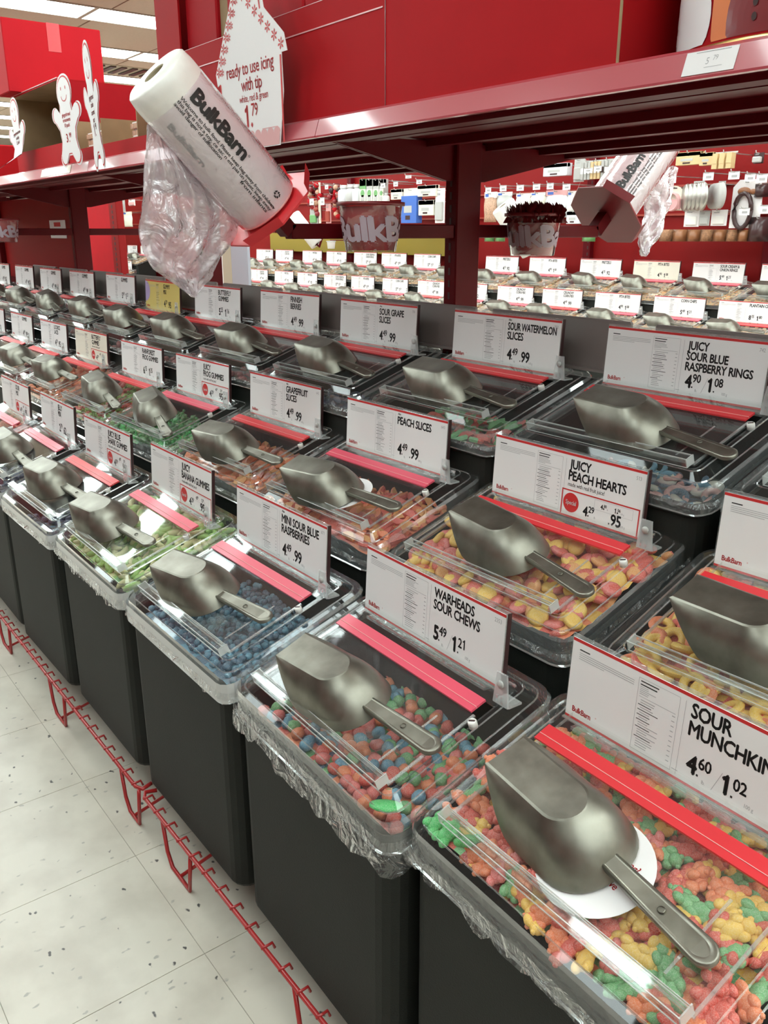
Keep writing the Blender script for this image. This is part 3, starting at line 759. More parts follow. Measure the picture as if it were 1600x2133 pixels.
SPEC = {  # hinge, liner, card, bin label, scoop (u, v, ang), heap
 'A0': ('coral', 1, dict(title=['SOUR', 'MUNCHKINS'], price=('4', '60', '1', '02'), style=0, big=1.12), 'charcoal bin of sour gummy bears at the near front corner', (-.013, -.078, -.10)),
 'A1': ('pink', 0, dict(title=['WARHEADS', 'SOUR CHEWS'], price=('5', '49', '1', '21'), code='2353', big=.95), 'charcoal front bin of mixed sour chews at 5.49 with shaggy liner', (.012, -.089, .10)),
 'A2': ('pink', 2, dict(title=['MINI SOUR BLUE', 'RASPBERRIES'], price=('4', '49', None, '99'), over='Allan', code='671'), 'charcoal front bin of mini sour blue raspberries', (-.006, -.086, .16)),
 'A3': ('pink', 1, dict(title=['JUICY', 'BANANA GUMMIES'], price=('4', '29', None, '95'), special=('4', '80', '1', '06'), sub=juice), 'charcoal front bin of juicy banana gummies with red special sign', (-.032, -.090, .12)),
 'A4': ('coral', 2, dict(title=['JUICY BLUE', 'SHARK GUMMIES'], price=('4', '29', None, '95'), special=('4', '80', '1', '06'), sub=juice), 'charcoal front bin with special sign, left of the banana gummies', (.02, -.078, .08)),
 'A5': ('pink', 3, dict(title=['JELLY', 'MIX'], price=('2', '79', None, '62')), 'charcoal front bin of dark blue sweets, second left of banana gummies', (.015, -.08, .0)),
 'A6': ('pink', 3, dict(title=['SOUR', 'MIX'], price=('4', '29', None, '95'), special=('4', '80', '1', '06')), 'charcoal front bin cut by the left picture edge', (.0, -.08, .05)),
 'B0': ('coral', None, dict(title=['FRUIT', 'RINGS'], price=('4', '90', '1', '08')), 'middle row bin of red and yellow fruit rings at the right edge', (-.01, -.078, -.04)),
 'B1': ('coral', 3, dict(title=['JUICY', 'PEACH HEARTS'], price=('4', '29', None, '95'), special=('4', '80', '1', '06'), sub=juice, code='513'), 'middle row bin of juicy peach hearts with red special sign', (.022, -.080, -.11)),
 'B2': ('pink', 3, dict(title=['PEACH SLICES'], price=('4', '49', None, '99'), over='Allan', code='643'), 'middle row bin of orange peach slices', (.012, -.100, .13)),
 'B3': ('coral', 3, dict(title=['GRAPEFRUIT', 'SLICES'], price=('4', '49', None, '99'), over='Allan', code='642'), 'middle row bin of grapefruit slices', (.04, -.105, .10)),
 'B4': ('pink', 3, dict(title=['JUICY', 'FROG GUMMIES'], price=('4', '29', None, '95'), special=('4', '80', '1', '06'), sub=juice), 'middle row bin of juicy green frog gummies with special sign', (.022, -.095, -.28)),
 'B5': ('coral', 3, dict(title=['RAINFOREST', 'FROG GUMMIES'], price=('6', '15', '1', '35')), 'middle row bin of rainforest frog gummies', (.05, -.09, -.16)),
 'B6': ('coral', 3, dict(title=['BUTTERFLY', 'GUMMIES'], price=('4', '29', None, '95'), special=('4', '80', '1', '06'), sub=juice, m='cardc'), 'middle row bin with cream special sign, left of the rainforest frogs', (.02, -.08, .05)),
 'B7': ('coral', 3, dict(title=['LICORICE', 'LACES'], price=('4', '29', None, '95')), 'middle row bin with half shaded sign, second left of the rainforest frogs', (.01, -.08, .03)),
 'B8': ('coral', 3, dict(title=['GUMMIES'], price=('4', '49', None, '99')), 'middle row bin with bright blank looking sign, third left of the rainforest frogs', (.01, -.08, .0)),
 'B9': ('coral', 3, dict(title=['GUMMIES'], price=('4', '49', None, '99')), 'middle row bin cut by the left picture edge', (.01, -.08, .02)),
 'C0': ('coral', 3, dict(title=['GUMMIES'], price=('4', '49', None, '99')), 'back row bin just past the right picture edge', None),
 'C1': ('coral', 3, dict(title=['JUICY', 'SOUR BLUE', 'RASPBERRY RINGS'], price=('4', '90', '1', '08'), code='742', big=.93), 'back row bin of juicy sour blue raspberry rings', (.045, -.098, -.06)),
 'C2': ('coral', 3, dict(title=['SOUR WATERMELON', 'SLICES'], price=('4', '49', None, '99'), over='Allan', code='751'), 'back row bin of sour watermelon slices', (.022, -.098, .0)),
 'C3': ('coral', 3, dict(title=['SOUR GRAPE', 'SLICES'], price=('4', '49', None, '99'), over='Allan', code='750'), 'back row bin of sour grape slices', (.02, -.09, -.05)),
 'C4': ('coral', 3, dict(title=['FINNISH', 'BERRIES'], price=('4', '49', None, '99')), 'back row bin of finnish berries', (.015, -.09, .0)),
 'C5': ('coral', 3, dict(title=['BUTTERFLY', 'GUMMIES'], price=('5', '25', '1', '16')), 'back row bin of butterfly gummies under the hanging bag', (.01, -.09, .0)),
 'C6': ('coral', 3, dict(title=['GUMMY', 'MIX'], price=('4', '29', None, '95'), m='cardy'), 'back row bin with the yellow sign', (.01, -.085, .02)),
 'C7': ('coral', 3, dict(title=['GUMMIES'], price=('5', '49', '1', '21')), 'back row bin with glare on its sign, left of the yellow sign', (.02, -.085, .0)),
 'C8': ('coral', 3, dict(title=['GUMMIES'], price=('4', '49', None, '99')), 'back row bin, second left of the yellow sign', (.01, -.085, -.15)),
 'C9': ('coral', 3, dict(title=['GUMMIES'], price=('4', '49', None, '99')), 'back row bin, third left of the yellow sign', (.01, -.085, .0)),
 'C10': ('coral', 3, dict(title=['GUMMIES'], price=('4', '49', None, '99')), 'back row bin, fourth left of the yellow sign', (.01, -.085, .0)),
 'C11': ('coral', 3, dict(title=['GUMMIES'], price=('4', '49', None, '99')), 'back row bin cut by the left picture edge', (.01, -.085, .0)),
}
UM = {}
for key, (hinge, lin, cs, lab, sc) in SPEC.items():
    pos = {'A': A, 'B': B, 'C': C}[key[0]][int(key[1:])]
    row = {'A': 'front', 'B': 'middle', 'C': 'back'}[key[0]]
    root, Um = make_bin(pos, lab, hinge, cardm(**cs), lin); UM[key] = Um; SPEC[key] += (root,)
    if sc:
        short = lab.replace('charcoal ', '').replace(' cut by the left picture edge', ' at the left picture edge')
        sl = 'metal scoop on the lid of the '+short
        if len(sl.split()) > 16: sl = 'scoop on the '+short
        if len(sl.split()) > 16: sl = sl.split(', ')[0] if 'left of' not in sl else 'scoop on the bin '+sl.split(' bin ')[-1].split('with ')[-1]
        put_scoop(Um, *sc, sl, dw=.0008)
# round paper stickers under two scoops
def sticker(key, u, v, r, txt, lab):
    b = MB(); n = 40
    b.loft([[(u+r*math.cos(2*PI*i/n), v+r*math.sin(2*PI*i/n), z) for i in range(n)] for z in (.0091, .0097)], 'whitep', cap0=True, cap1=True, T=LM)
    o = b.build('round_sticker', SPEC[key][5]); o['label'] = lab
    if txt:
        t = MB()
        for s, du, dv in (('is', .031, .008), ('licing?', .018, .020), ('d. Then we', -.008, -.006), ('hands.', -.004, -.022)):
            f = lambda X, Z: LM @ Vector((u+du+X*math.cos(-.12)-Z*math.sin(-.12), v+dv+X*math.sin(-.12)+Z*math.cos(-.12), .0101))
            put_text(t, s, 0, 0, .012, 'redp', bold=.02, f=f)
        t.build('lettering', o)
sticker('A0', .008, -.085, .062, True, 'round white paper sticker with red wording')
sticker('B2', .02, -.088, .058, False, 'round white paper sticker')
# heaps -------------------------------------------------------------
def heap(key, name, label, mats, makers, n, lv, seed, group='heaps of sweets in the bins', tilt=.9, amp=.006):
    b = heap_base(lv, mats, seed)
    if makers: heap_lumps(b, makers, lv, n, seed, tilt=tilt)
    o = b.build(name); o.matrix_world = UM[key]; tag(o, label, 'sweets'); o['kind'] = 'stuff'; return o
cm = CN
la0 = lambda u, v: -.014-.26*max(0, v+.06)+.006*(u < -.12)
la1 = flat(-.052, .42, -.16)
lb1 = lambda u, v: -.018-.08*max(0, v+.02)
lb0 = lambda u, v: -.022
heap('A0', 'gummy_heap', 'lower layer of sour gummy bears in the nearest bin', [cm['red'], cm['orange'], cm['green'], cm['yellow'], cm['dkred']], None, 0, la0, 1)
heap('A1', 'chew_heap', 'lower layer of mixed sour chews in the 5.49 bin', [cm['red'], cm['pinkr'], cm['green'], cm['orange'], cm['dkblue']], None, 0, la1, 2)
heap('B1', 'heart_heap', 'lower layer of peach hearts in their bin', [cm['red'], cm['peach'], cm['yellow'], cm['orange']], None, 0, lb1, 3)
heap('B0', 'ring_heap', 'lower layer of fruit rings in their bin', [cm['red'], cm['yellow'], cm['dkred'], cm['orange']], None, 0, lb0, 4)
P = lambda n, mb, lab: (n, pm(n+str(len(PR)), mb), lab)
bears = [P('gummy_bear', bear(cm[c]), cw+' sugared gummy bear') for c, cw in (('red', 'red'), ('red', 'red'), ('orange', 'orange'), ('orange', 'orange'), ('pinkr', 'pink'), ('green', 'green'), ('green', 'green'), ('yellow', 'yellow'), ('yellow', 'yellow'))]
gb = [P('gummy_bear', bear(cm['brightgreen']), 'bright green sugared gummy bear')]
def pick_bear(r, u, v):
    if u < -.12 and v < -.145 and r.random() < .8: return gb[0]
    return bears[r.randrange(len(bears))]
place_candies(UM['A0'], pick_bear, 250, la0, 21, 'gummy', 'sour gummy bears in the nearest bin', 'in the nearest front bin')
nubs = [P('sour_chew', nub(cm[c]), cw+' sugared sour chew') for c, cw in (('red', 'red'), ('pinkr', 'pink'), ('pinkr', 'pink'), ('orange', 'orange'), ('orange', 'orange'), ('green', 'green'), ('green', 'green'), ('blue', 'blue'), ('blue', 'blue'), ('red', 'red'))]
place_candies(UM['A1'], nubs, 250, la1, 22, 'gummy', 'mixed sour chews in the 5.49 bin', 'in the front bin marked 5.49')
oo = link('gummy_leaf', bpy.data.meshes.new_from_object(MB().add(*ico(.019, (0, 0, 0), 2, (1.3, .8, .3)), cm['brightgreen'], True).build('gummy_leaf')))
bpy.data.objects.remove(bpy.data.objects['gummy_leaf']) if False else None
for o in [o for o in bpy.data.objects if o.name.startswith('gummy_leaf') and o is not oo]: bpy.data.objects.remove(o)
oo.matrix_world = UM['A1'] @ LM @ Matrix.Translation((.178, -.160, -.010)) @ Matrix.Rotation(.5, 4, 'Z') @ Matrix.Rotation(-.5, 4, 'X')
tag(oo, 'bright green gummy pressed against the near corner of the 5.49 bin', 'gummy')
hearts = [P('peach_heart', heart(cm['yellow'], cm['pinkr']), 'yellow and red peach heart gummy'), P('peach_heart', heart(cm['peach'], cm['red']), 'orange and red peach heart gummy'), P('peach_heart', heart(cm['yellow'], cm['yellow']), 'yellow peach heart gummy'), P('peach_heart', heart(cm['red'], cm['pinkr']), 'red peach heart gummy')]
place_candies(UM['B1'], hearts, 190, lb1, 23, 'gummy', 'peach hearts in their bin', 'in the peach hearts bin')
rings_ = [P('fruit_ring', ring_candy(cm['yellow'], cm['orange']), 'yellow and orange gummy ring'), P('fruit_ring', ring_candy(cm['yellow'], cm['yellow']), 'yellow gummy ring'), P('fruit_ring', ring_candy(cm['orange'], cm['red']), 'orange and red gummy ring')]
place_candies(UM['B0'], rings_, 140, lb0, 24, 'gummy', 'fruit rings in their bin', 'in the fruit rings bin', rnd_tilt=.7)
heap('A2', 'blue_raspberry_heap', 'heap of mini sour blue raspberries in their front bin', [cm['dkblue'], cm['blue']], [lambda: MB().add(*ico(.0075, (0, 0, 0), 1, (1, 1, .8)), cm['blue'], True), lambda: MB().add(*ico(.0075, (0, 0, 0), 1, (1, 1, .8)), cm['dkblue'], True)], 520, flat(-.042, .36), 5)
heap('A3', 'banana_gummy_heap', 'heap of yellow and green banana gummies in the front bin', [cm['lime'], cm['pale'], cm['green']], [lambda: banana(cm['pale']), lambda: banana(cm['pale']), lambda: banana(cm['lime']), lambda: banana(cm['lime'])], 230, flat(-.020, .12, -.05), 6)
heap('A4', 'dark_gummy_heap', 'low heap of dark gummies left of the banana gummies', [cm['black'], cm['navy'], cm['dkblue']], [lambda: nub(cm['navy'])], 100, flat(-.085), 7)
heap('A5', 'navy_gummy_heap', 'low heap of navy gummies in the second bin left of the bananas', [cm['navy'], cm['dkblue']], [lambda: nub(cm['navy'])], 100, flat(-.05), 8)
heap('A6', 'red_gummy_heap', 'heap of red gummies in the leftmost front bin', [cm['dkred'], cm['red']], [lambda: nub(cm['red'])], 80, lvl(-.05), 9)
heap('B2', 'peach_slice_heap', 'heap of orange red peach slices in their bin', [cm['red'], cm['orange']], [lambda: slice_candy(cm['orange'], cm['red']), lambda: slice_candy(cm['peach'], cm['orange']), lambda: slice_candy(cm['red'])], 190, flat(-.024, .30), 10)
heap('B3', 'grapefruit_slice_heap', 'heap of orange grapefruit slices in their bin', [cm['orange'], cm['peach'], cm['palepink']], [lambda: slice_candy(cm['orange'], cm['palepink']), lambda: slice_candy(cm['peach'], cm['orange'])], 190, flat(-.024, .32), 11)
heap('B4', 'frog_gummy_heap', 'heap of green and white frog gummies in their bin', [cm['green'], cm['black'], cm['brightgreen']], [lambda: frog(cm['green'], cm['white']), lambda: frog(cm['brightgreen'], cm['pale']), lambda: frog(cm['green'], cm['green'])], 150, flat(-.024, .32), 12, tilt=2.5)
heap('B5', 'rainforest_gummy_heap', 'heap of mixed red, yellow and green frog gummies in their bin', [cm['red'], cm['lime'], cm['orange'], cm['dkred']], [lambda: frog(cm['red'], cm['pale']), lambda: frog(cm['lime'], cm['orange'])], 130, lvl(-.04), 13)
heap('B6', 'coral_gummy_heap', 'heap of orange gummies under the cream special sign', [cm['orange'], cm['tan']], [lambda: nub(cm['orange'])], 90, lvl(-.04), 14)
heap('B7', 'licorice_heap', 'heap of dark red sweets second left of the rainforest frogs', [cm['dkred'], cm['black']], [lambda: nub(cm['dkred'])], 80, lvl(-.05), 15)
heap('B8', 'amber_gummy_heap', 'heap of dark sweets third left of the rainforest frogs', [cm['dkred'], cm['brown']], [lambda: nub(cm['brown'])], 80, lvl(-.05), 16)
heap('C1', 'raspberry_ring_heap', 'low heap of white and blue raspberry rings in the back row', [cm['black'], cm['dkblue'], cm['navy']], [lambda: ring_candy(cm['white'], cm['blue']), lambda: ring_candy(cm['palepink'], cm['dkblue'])], 55, flat(-.085, .34), 17)
heap('C2', 'watermelon_slice_heap', 'heap of green and red watermelon slices in the back row', [cm['green'], cm['dkred'], cm['black']], [lambda: slice_candy(cm['red'], cm['green']), lambda: slice_candy(cm['green'], cm['pinkr'])], 110, flat(-.055, .34), 18)
heap('C3', 'grape_slice_heap', 'low heap of dark grape slices in the back row', [cm['black'], cm['navy']], [lambda: slice_candy(cm['navy'], cm['black'])], 90, flat(-.08), 19)
for i in range(4, 12): heap('C%d' % i, 'gummy_heap', 'low heap of dark sweets in the %s' % SPEC['C%d' % i][3].replace('back row bin', 'back row bin'), [cm['dkred'], cm['brown'], cm['black']], [lambda: nub(cm['dkred'])], 50, flat(-.06), 30+i)
# ================================================================== GONDOLA
UX = [-.25, -1.574, -2.90, -4.23, -5.56]; YC = 1.438
def upright(x, yc, ztop, label):
    r = empty('shelf_upright', Vector((x, yc, 0))); tag(r, label, 'upright')
    b = MB(); b.bbox(-.021, .021, -.038, .038, .0, ztop, .003, 'redsteel'); b.build('post', r)
    s = MB(); z = .52
    while z < ztop-.05:
        s.box(-.0035, .0035, -.0388, -.0375, z, z+.016, 'dark'); z += .028
    s.build('slot_row', r)
    return r
for i, x in enumerate(UX): upright(x, YC, 1.70, ['red slotted steel upright past the right edge', 'red slotted steel upright in the middle, beside the clear bucket', 'red slotted steel upright behind the hanging bag', 'red slotted steel upright left of the hanging bag', 'red slotted steel upright past the left edge'][i])
# tier stands and wire base rack
ts = empty('tier_stand', Vector((-2.6, 1.1, 0))); tag(ts, 'red steel low stand under the middle row of bins', 'stand')
b = MB(); b.box(-3.6, 2.7, -.275, -.005, .2165, .2325, 'redsteel'); b.build('lower_deck', ts)
b = MB(); tu = empty('tier_stand', Vector((-2.6, 1.1, 0))); tag(tu, 'red steel raised stand under the back row of bins', 'stand'); b.box(-3.6, 2.7, .0, .265, .3870, .4070, 'redsteel'); b.build('upper_deck', tu)
for x in UX: 
    b = MB(); b.box(x+2.6-.012, x+2.6+.012, -.26, -.236, 0, .2165, 'redsteel'); b.build('leg', ts)
    b = MB(); b.box(x+2.6-.012, x+2.6+.012, .235, .259, 0, .387, 'redsteel'); b.build('leg', tu)
bk = MB(); bk.box(-5.6, .4, 1.362, 1.372, .05, .90, 'charcoal'); tag(bk.build('back_sheet'), 'dark back sheet behind the back row of bins', 'panel')
def rack(x0, x1, feet, label):
    r = empty('wire_rack', Vector((x0, .503, 0))); tag(r, label, 'rack', None)
    b = MB(); z = .0945; Lx = x1-x0
    b.tube([(0.012, .03, z), (.004, .008, z), (.02, 0, z), (Lx-.02, 0, z), (Lx-.004, .008, z), (Lx-.012, .03, z)], .0042, 'wire'); b.build('front_rail', r)
    b = MB(); b.tube([(0, .30, z), (Lx, .30, z)], .0042, 'wire'); b.tube([(0, .09, z), (Lx, .09, z)], .0042, 'wire'); b.build('rear_rail', r)
    x = .027; n = 0; cw = MB(); cw.tube([(0, -.006, z+.003), (0, .014, z+.0040), (0, .018, z-.008)], .0024, 'wire', 6); me = None
    while x < Lx-.01:
        if me is None: o = cw.build('cross_wire', r); me = o.data
        else: o = link('cross_wire', me, r)
        o.location = (x, 0, 0); x += .0527
    for f0, f1 in feet:
        b = MB(); a0, a1 = f0-x0, f1-x0
        b.tube([(a0-.02, 0, z), (a0-.008, 0, .03), (a0+.012, 0, .0045), (a1, 0, .0045), (a1+.016, 0, z)], .0040, 'wire')
        b.tube([((a0+a1)/2, 0, .0045), ((a0+a1)/2, .10, .03), ((a0+a1)/2, .13, z)], .0035, 'wire'); b.build('leg', r)
for i, (x0, x1, ft) in enumerate(((-4.12, -2.80, [(-3.92, -3.84), (-3.4, -3.32), (-3.0, -2.92)]), (-2.795, -1.475, [(-2.541, -2.453), (-2.046, -1.965), (-1.557, -1.495)]), (-1.470, -.15, [(-1.343, -1.255), (-.86, -.78), (-.33, -.24)]))):
    rack(x0, x1, ft, ['red wire base rack furthest left under the front bins', 'red wire base rack in the middle under the front bins', 'nearest red wire base rack under the front bins'][i])
# grey divider panels behind the back row
b = MB(); b.bbox(0, .375, 0, .012, 0, .102, .003, 'greyplast'); b.box(0, .375, -.012, 0, 0, .006, 'greyplast'); mesh_of('divpanel', b)
for k in range(10):
    x = -.975-.43*k
    o = link('divider_panel', PR['divpanel'], None, (x, 1.3785 if abs(x+.19+1.574) > .2 else 1.3785, .912))
    tag(o, 'grey plastic divider panel ' + ['behind the raspberry rings sign at the right', 'between the raspberry rings and watermelon signs', 'behind the sour grape slices sign', 'left of the finnish berries sign', 'right behind the yellow sign', 'behind the hanging bag tip', 'behind the glary back row sign', 'low at the slotted red post', 'far left behind a dim sign', 'past the left picture edge'][k], 'panel')
o = link('divider_panel', PR['divpanel'], None, (-.545, 1.3785, .912)); tag(o, 'grey plastic divider panel past the right picture edge', 'panel')
# upper shelf
def shelf(xa, xb, label):
    r = empty('upper_shelf', Vector(((xa+xb)/2, YC, 1.36))); tag(r, label, 'shelf'); hx = (xb-xa)/2-.001
    b = MB(); b.box(-hx, hx, -.37, .37, .012, .024, 'redsteel')
    for y in (-.30, -.12, .06, .24): b.box(-hx, hx, y, y+.025, -.004, .012, 'redsteel')
    b.box(-hx, hx, -.374, -.335, -.008, .012, 'redsteel'); b.box(-hx, hx, .335, .374, -.008, .012, 'redsteel'); b.build('shelf_pan', r)
    for s in (-1, 1):
        b = MB()
        P_ = [(s*-.403, -.003), (s*-.408, -.002), (s*-.4085, .001), (s*-.398, .032), (s*-.392, .0365), (s*-.37, .0365), (s*-.37, .030), (s*-.392, .030), (s*-.401, .002), (s*-.40, -.002)]
        b.loft([[(xx, y, z) for y, z in P_] for xx in (-hx, hx)], 'rail' if s == 1 else 'rail', cap0=True, cap1=True)
        b.box(-hx, hx, min(s*-.37, s*-.40), max(s*-.37, s*-.40), .0, .004, 'redsteel')
        b.build('price_rail', r); normals_out(r.children[-1])
    for s in (-1, 1):
        b = MB(); b.loft([[(xx, y, z) for y, z in ((s*-.365, -.008), (s*-.365, .008), (s*-.038, .008), (s*-.038, -.072), (s*-.06, -.072))] for xx in (hx-.006, hx-.0015)], 'redsteel', cap0=True, cap1=True); b.build('bracket', r); normals_out(r.children[-1])
        b = MB(); b.loft([[(xx, y, z) for y, z in ((s*-.365, -.008), (s*-.365, .008), (s*-.038, .008), (s*-.038, -.072), (s*-.06, -.072))] for xx in (-hx+.0015, -hx+.006)], 'redsteel', cap0=True, cap1=True); b.build('bracket', r); normals_out(r.children[-1])
shelf(-1.574, -.25, 'red steel upper shelf at the right with large red cartons on it')
shelf(-2.90, -1.574, 'red steel upper shelf behind the big bag roll')
shelf(-4.23, -2.90, 'red steel upper shelf at the left under the stacked cartons')
shelf(-5.56, -4.23, 'red steel upper shelf furthest left')
SZ = 1.3845
# bar through the uprights, arms and bag rolls
def crossbar(x, label):
    r = empty('cross_bar', Vector((x, YC, 1.178))); tag(r, label, 'bar')
    b = MB(); b.bbox(-.015, .015, -.478, -.0385, -.015, .015, .002, 'redsteel'); b.build('bar_arm', r)
    b = MB(); b.bbox(-.015, .015, .0385, .478, -.015, .015, .002, 'redsteel'); b.build('bar_arm', r)
    for s in (-1, 1):
        T = Matrix.Translation((0, s*.478, 0)) @ Matrix.Rotation(s*PI/4, 4, 'X')
        b = MB(); b.box(-.015, .015, min(0, s*.055), max(0, s*.055), -.015, .015, 'redsteel', T); b.build('raised_arm', r)
        T2 = T @ Matrix.Translation((0, s*.057, 0)); n = 8
        b = MB(); ring = lambda rr, y: [(rr*math.cos(PI/8+i*PI/4), y, rr*math.sin(PI/8+i*PI/4)) for i in range(8)]
        b.loft([ring(.106, 0), ring(.106, s*.004)], 'coral' if s < 0 else 'maroon', cap0=True, cap1=True, T=T2)  # far plate takes a darker red: its shaded underside put into colour
        for a in (0, 2, 4, 6):
            an = PI/8+a*PI/4; an2 = an+PI/4
            p = [(.106*math.cos(an), 0, .106*math.sin(an)), (.106*math.cos(an2), 0, .106*math.sin(an2)), (.112*math.cos(an2), s*.022, .112*math.sin(an2)), (.112*math.cos(an), s*.022, .112*math.sin(an))]
            b.add([T2 @ Vector(q) for q in p], [(0, 1, 2, 3)], 'coral' if s < 0 else 'maroon')
        b.build('roll_plate', r); normals_out(r.children[-1])
        b = MB(); b.lathe([(.0001, 0), (.012, 0), (.012, .25), (.0001, .25)], 'redsteel', 12, T=T2 @ Matrix.Rotation(-s*PI/2, 4, 'X')); b.build('spindle', r)
    return r
crossbar(-1.574, 'red cross bar on the middle upright holding the two bag rolls')
crossbar(-4.23, 'thin looking red cross bar on the left upright')
def bagroll(x, s, label, far=False, core=True):
    """roll of bags whose axis rises at 45 degrees away from the bar"""
    base = Vector((x, YC+s*(.478+.062*math.cos(PI/4)), 1.178+.062*math.sin(PI/4)))
    ax = Vector((0, s*math.cos(PI/4), math.sin(PI/4)))
    # local frame: z along the axis, x world x
    ex = Vector((1, 0, 0)); ey = ax.cross(ex)
    T = Matrix((ex, ey, ax)).transposed().to_4x4(); T.translation = base
    r = empty('bag_roll', T); tag(r, label, 'bag roll')
    R, Lr = .0675, .312
    b = MB(); b.lathe([(.0215, .004), (R-.004, .004), (R, .008), (R, Lr-.03), (R-.0005, Lr-.02), (R-.003, Lr-.004), (R-.008, Lr), (.0225, Lr+.001)], 'rollside', 48); b.build('film_roll', r)
    b = MB(); b.lathe([(.0215, .004), (.0225, Lr+.001), (.020, Lr-.001), (.0195, .004)], 'core', 24); b.build('cardboard_core', r)
    b = MB(); b.lathe([(R+.0006, .01), (R+.0008, Lr*.5), (R+.0006, Lr-.045)], 'rollband', 48); b.build('outer_wrap', r)
    return r, R, Lr, ex, ey, ax, base
def roll_print(r, R, Lr, phi0, zflip=True, mirror=1):
    """print wrapped on the roll: text runs down the axis"""
    t = MB()
    def wrap(X, Z):     # X runs down the axis from the top, Z around
        a = phi0+mirror*Z/R; return ((R+.0016)*math.cos(a), (R+.0016)*math.sin(a), (Lr-.055-X) if zflip else X+.02)
    put_text(t, 'BulkBarn', 0, 0.004, .038, 'black', bold=.08, f=wrap, width=.135, anchor='fit'); put_text(t, 'o', .1385, .018, .010, 'black', f=wrap)
    put_text(t, 'Welcome to bulk food. Please keep bag away from children', -.012, -.0095, .0085, 'black', f=wrap, width=.25, anchor='fit', bold=.02)
    put_text(t, 'this bag is not a toy. ce sac n est pas un jouet. keep away', -.012, -.0170, .0085, 'black', f=wrap, width=.25, anchor='fit', bold=.02)
    put_text(t, 'avoid danger of suffocation', -.012, -.0245, .0085, 'black', f=wrap, width=.12, anchor='fit', bold=.02)
    put_text(t, 'from infants', .16, -.0245, .0085, 'black', f=wrap, width=.075, anchor='fit', bold=.02)
    put_text(t, 'a toy', .225, -.009, .006, 'black', f=wrap, width=.016, anchor='fit', bold=.02)
    # recycling loop: three chasing chevrons
    for i in range(3):
        a0 = i*2*PI/3
        pts = []
        for a, rr in ((0, .0045), (.9, .0045), (1.3, .008), (1.9, .0058), (1.5, .0025), (.9, .0078), (0, .0078)):
            pts.append(wrap(.226+rr*math.cos(a0+a), .014+rr*math.sin(a0+a)))
        t.add(pts, [(0, 1, 5, 6), (1, 4, 3), (1, 3, 2)], 'black')
    n = MB()
    for k in range(3): put_text(t, 'produce bag made for foods', .03+.002*k, .058+.009*k, .0075, 'grey', f=wrap, width=.19, anchor='fit')
    put_text(t, 'BulkBarn', .01, -.062, .018, 'grey', f=wrap, width=.09, anchor='fit', bold=.03)
    t.build('lettering', r)
def hanging_bag(r, x, rows, label=None, seed=3):
    """crinkled double film; rows = (z, y0, y1) from top to bottom in world"""
    rnd = random.Random(seed); b = MB(); n = 26; inv = r.matrix_world.inverted(); dense = []
    for i in range(len(rows)-1):
        for q in range(5):
            f = q/5; dense.append([rows[i][k]*(1-f)+rows[i+1][k]*f for k in range(3)])
    dense.append(rows[-1]); m = len(dense)
    for layer in (0, 1):
        rings = []
        for i, (z, y0, y1) in enumerate(dense):
            f = i/(m-1); ring = []
            for j in range(n):
                g = j/(n-1); y = y0+(y1-y0)*g
                puff = .018*math.sin(PI*g)*math.sin(PI*min(1, f*1.1+.08))
                cr = .006*math.sin(g*19+f*6+layer)+.005*math.sin(g*9-f*17)+.004*math.sin(g*33+f*25)+.003*rnd.uniform(-1, 1)
                X = x+(puff if layer == 0 else -puff)+cr*min(1, f*2.5+.25)
                ring.append(inv @ Vector((X, y, z+.003*math.sin(g*23+f*9))))
            rings.append(ring)
        b.loft(rings, 'film', closed=False, smooth=True)
    b.build('hanging_bag', r)
def rowpx(x, px0, px1, py):
    a = at(px0, py, 'x', x); c = at(px1, py, 'x', x); return (a.z+c.z)/2, a.y, c.y
r1, R, Lr, ex, ey, ax, base = bagroll(-1.574, -1, 'big roll of clear produce bags tilted above the candy rows')
cdir = (Vector((0, 0, CAMH))-(base+ax*.15)).normalized()
ph = math.atan2(cdir.dot(ey), cdir.dot(ex))
roll_print(r1, R, Lr, ph+.22, True, 1)
hb = -1.60
hanging_bag(r1, hb, [rowpx(hb, 306, 350, 262), rowpx(hb, 303, 390, 330), rowpx(hb, 294, 450, 400), rowpx(hb, 294, 495, 470), rowpx(hb, 296, 480, 520), rowpx(hb, 322, 448, 560), rowpx(hb, 360, 430, 590), rowpx(hb, 398, 409, 616)])
r2, R, Lr, ex, ey, ax, base = bagroll(-1.574, 1, 'roll of bags leaning away behind the octagonal plate coloured as in shade')
cdir = (Vector((0, 0, CAMH))-(base+ax*.15)).normalized(); ph2 = math.atan2(cdir.dot(ey), cdir.dot(ex))
def roll_print2(r):
    t = MB()
    def wrap(X, Z):
        a = ph2+.12-Z/R; return ((R+.0016)*math.cos(a), (R+.0016)*math.sin(a), X+.045)
    put_text(t, 'BulkBarn', 0, 0.010, .034, 'black', bold=.08, f=wrap, width=.115, anchor='fit')
    for k in range(3): put_text(t, 'please keep this bag away from children not a toy', 0, -.006-.008*k, .0085, 'black', f=wrap, width=.22, anchor='fit', bold=.02)
    t.build('lettering', r)
roll_print2(r2)
hx = -1.60
hanging_bag(r2, hx, [rowpx(hx, 1330, 1412, 345), rowpx(hx, 1345, 1398, 400), rowpx(hx, 1348, 1388, 440), rowpx(hx, 1332, 1374, 490), rowpx(hx, 1338, 1345, 532)], seed=5)
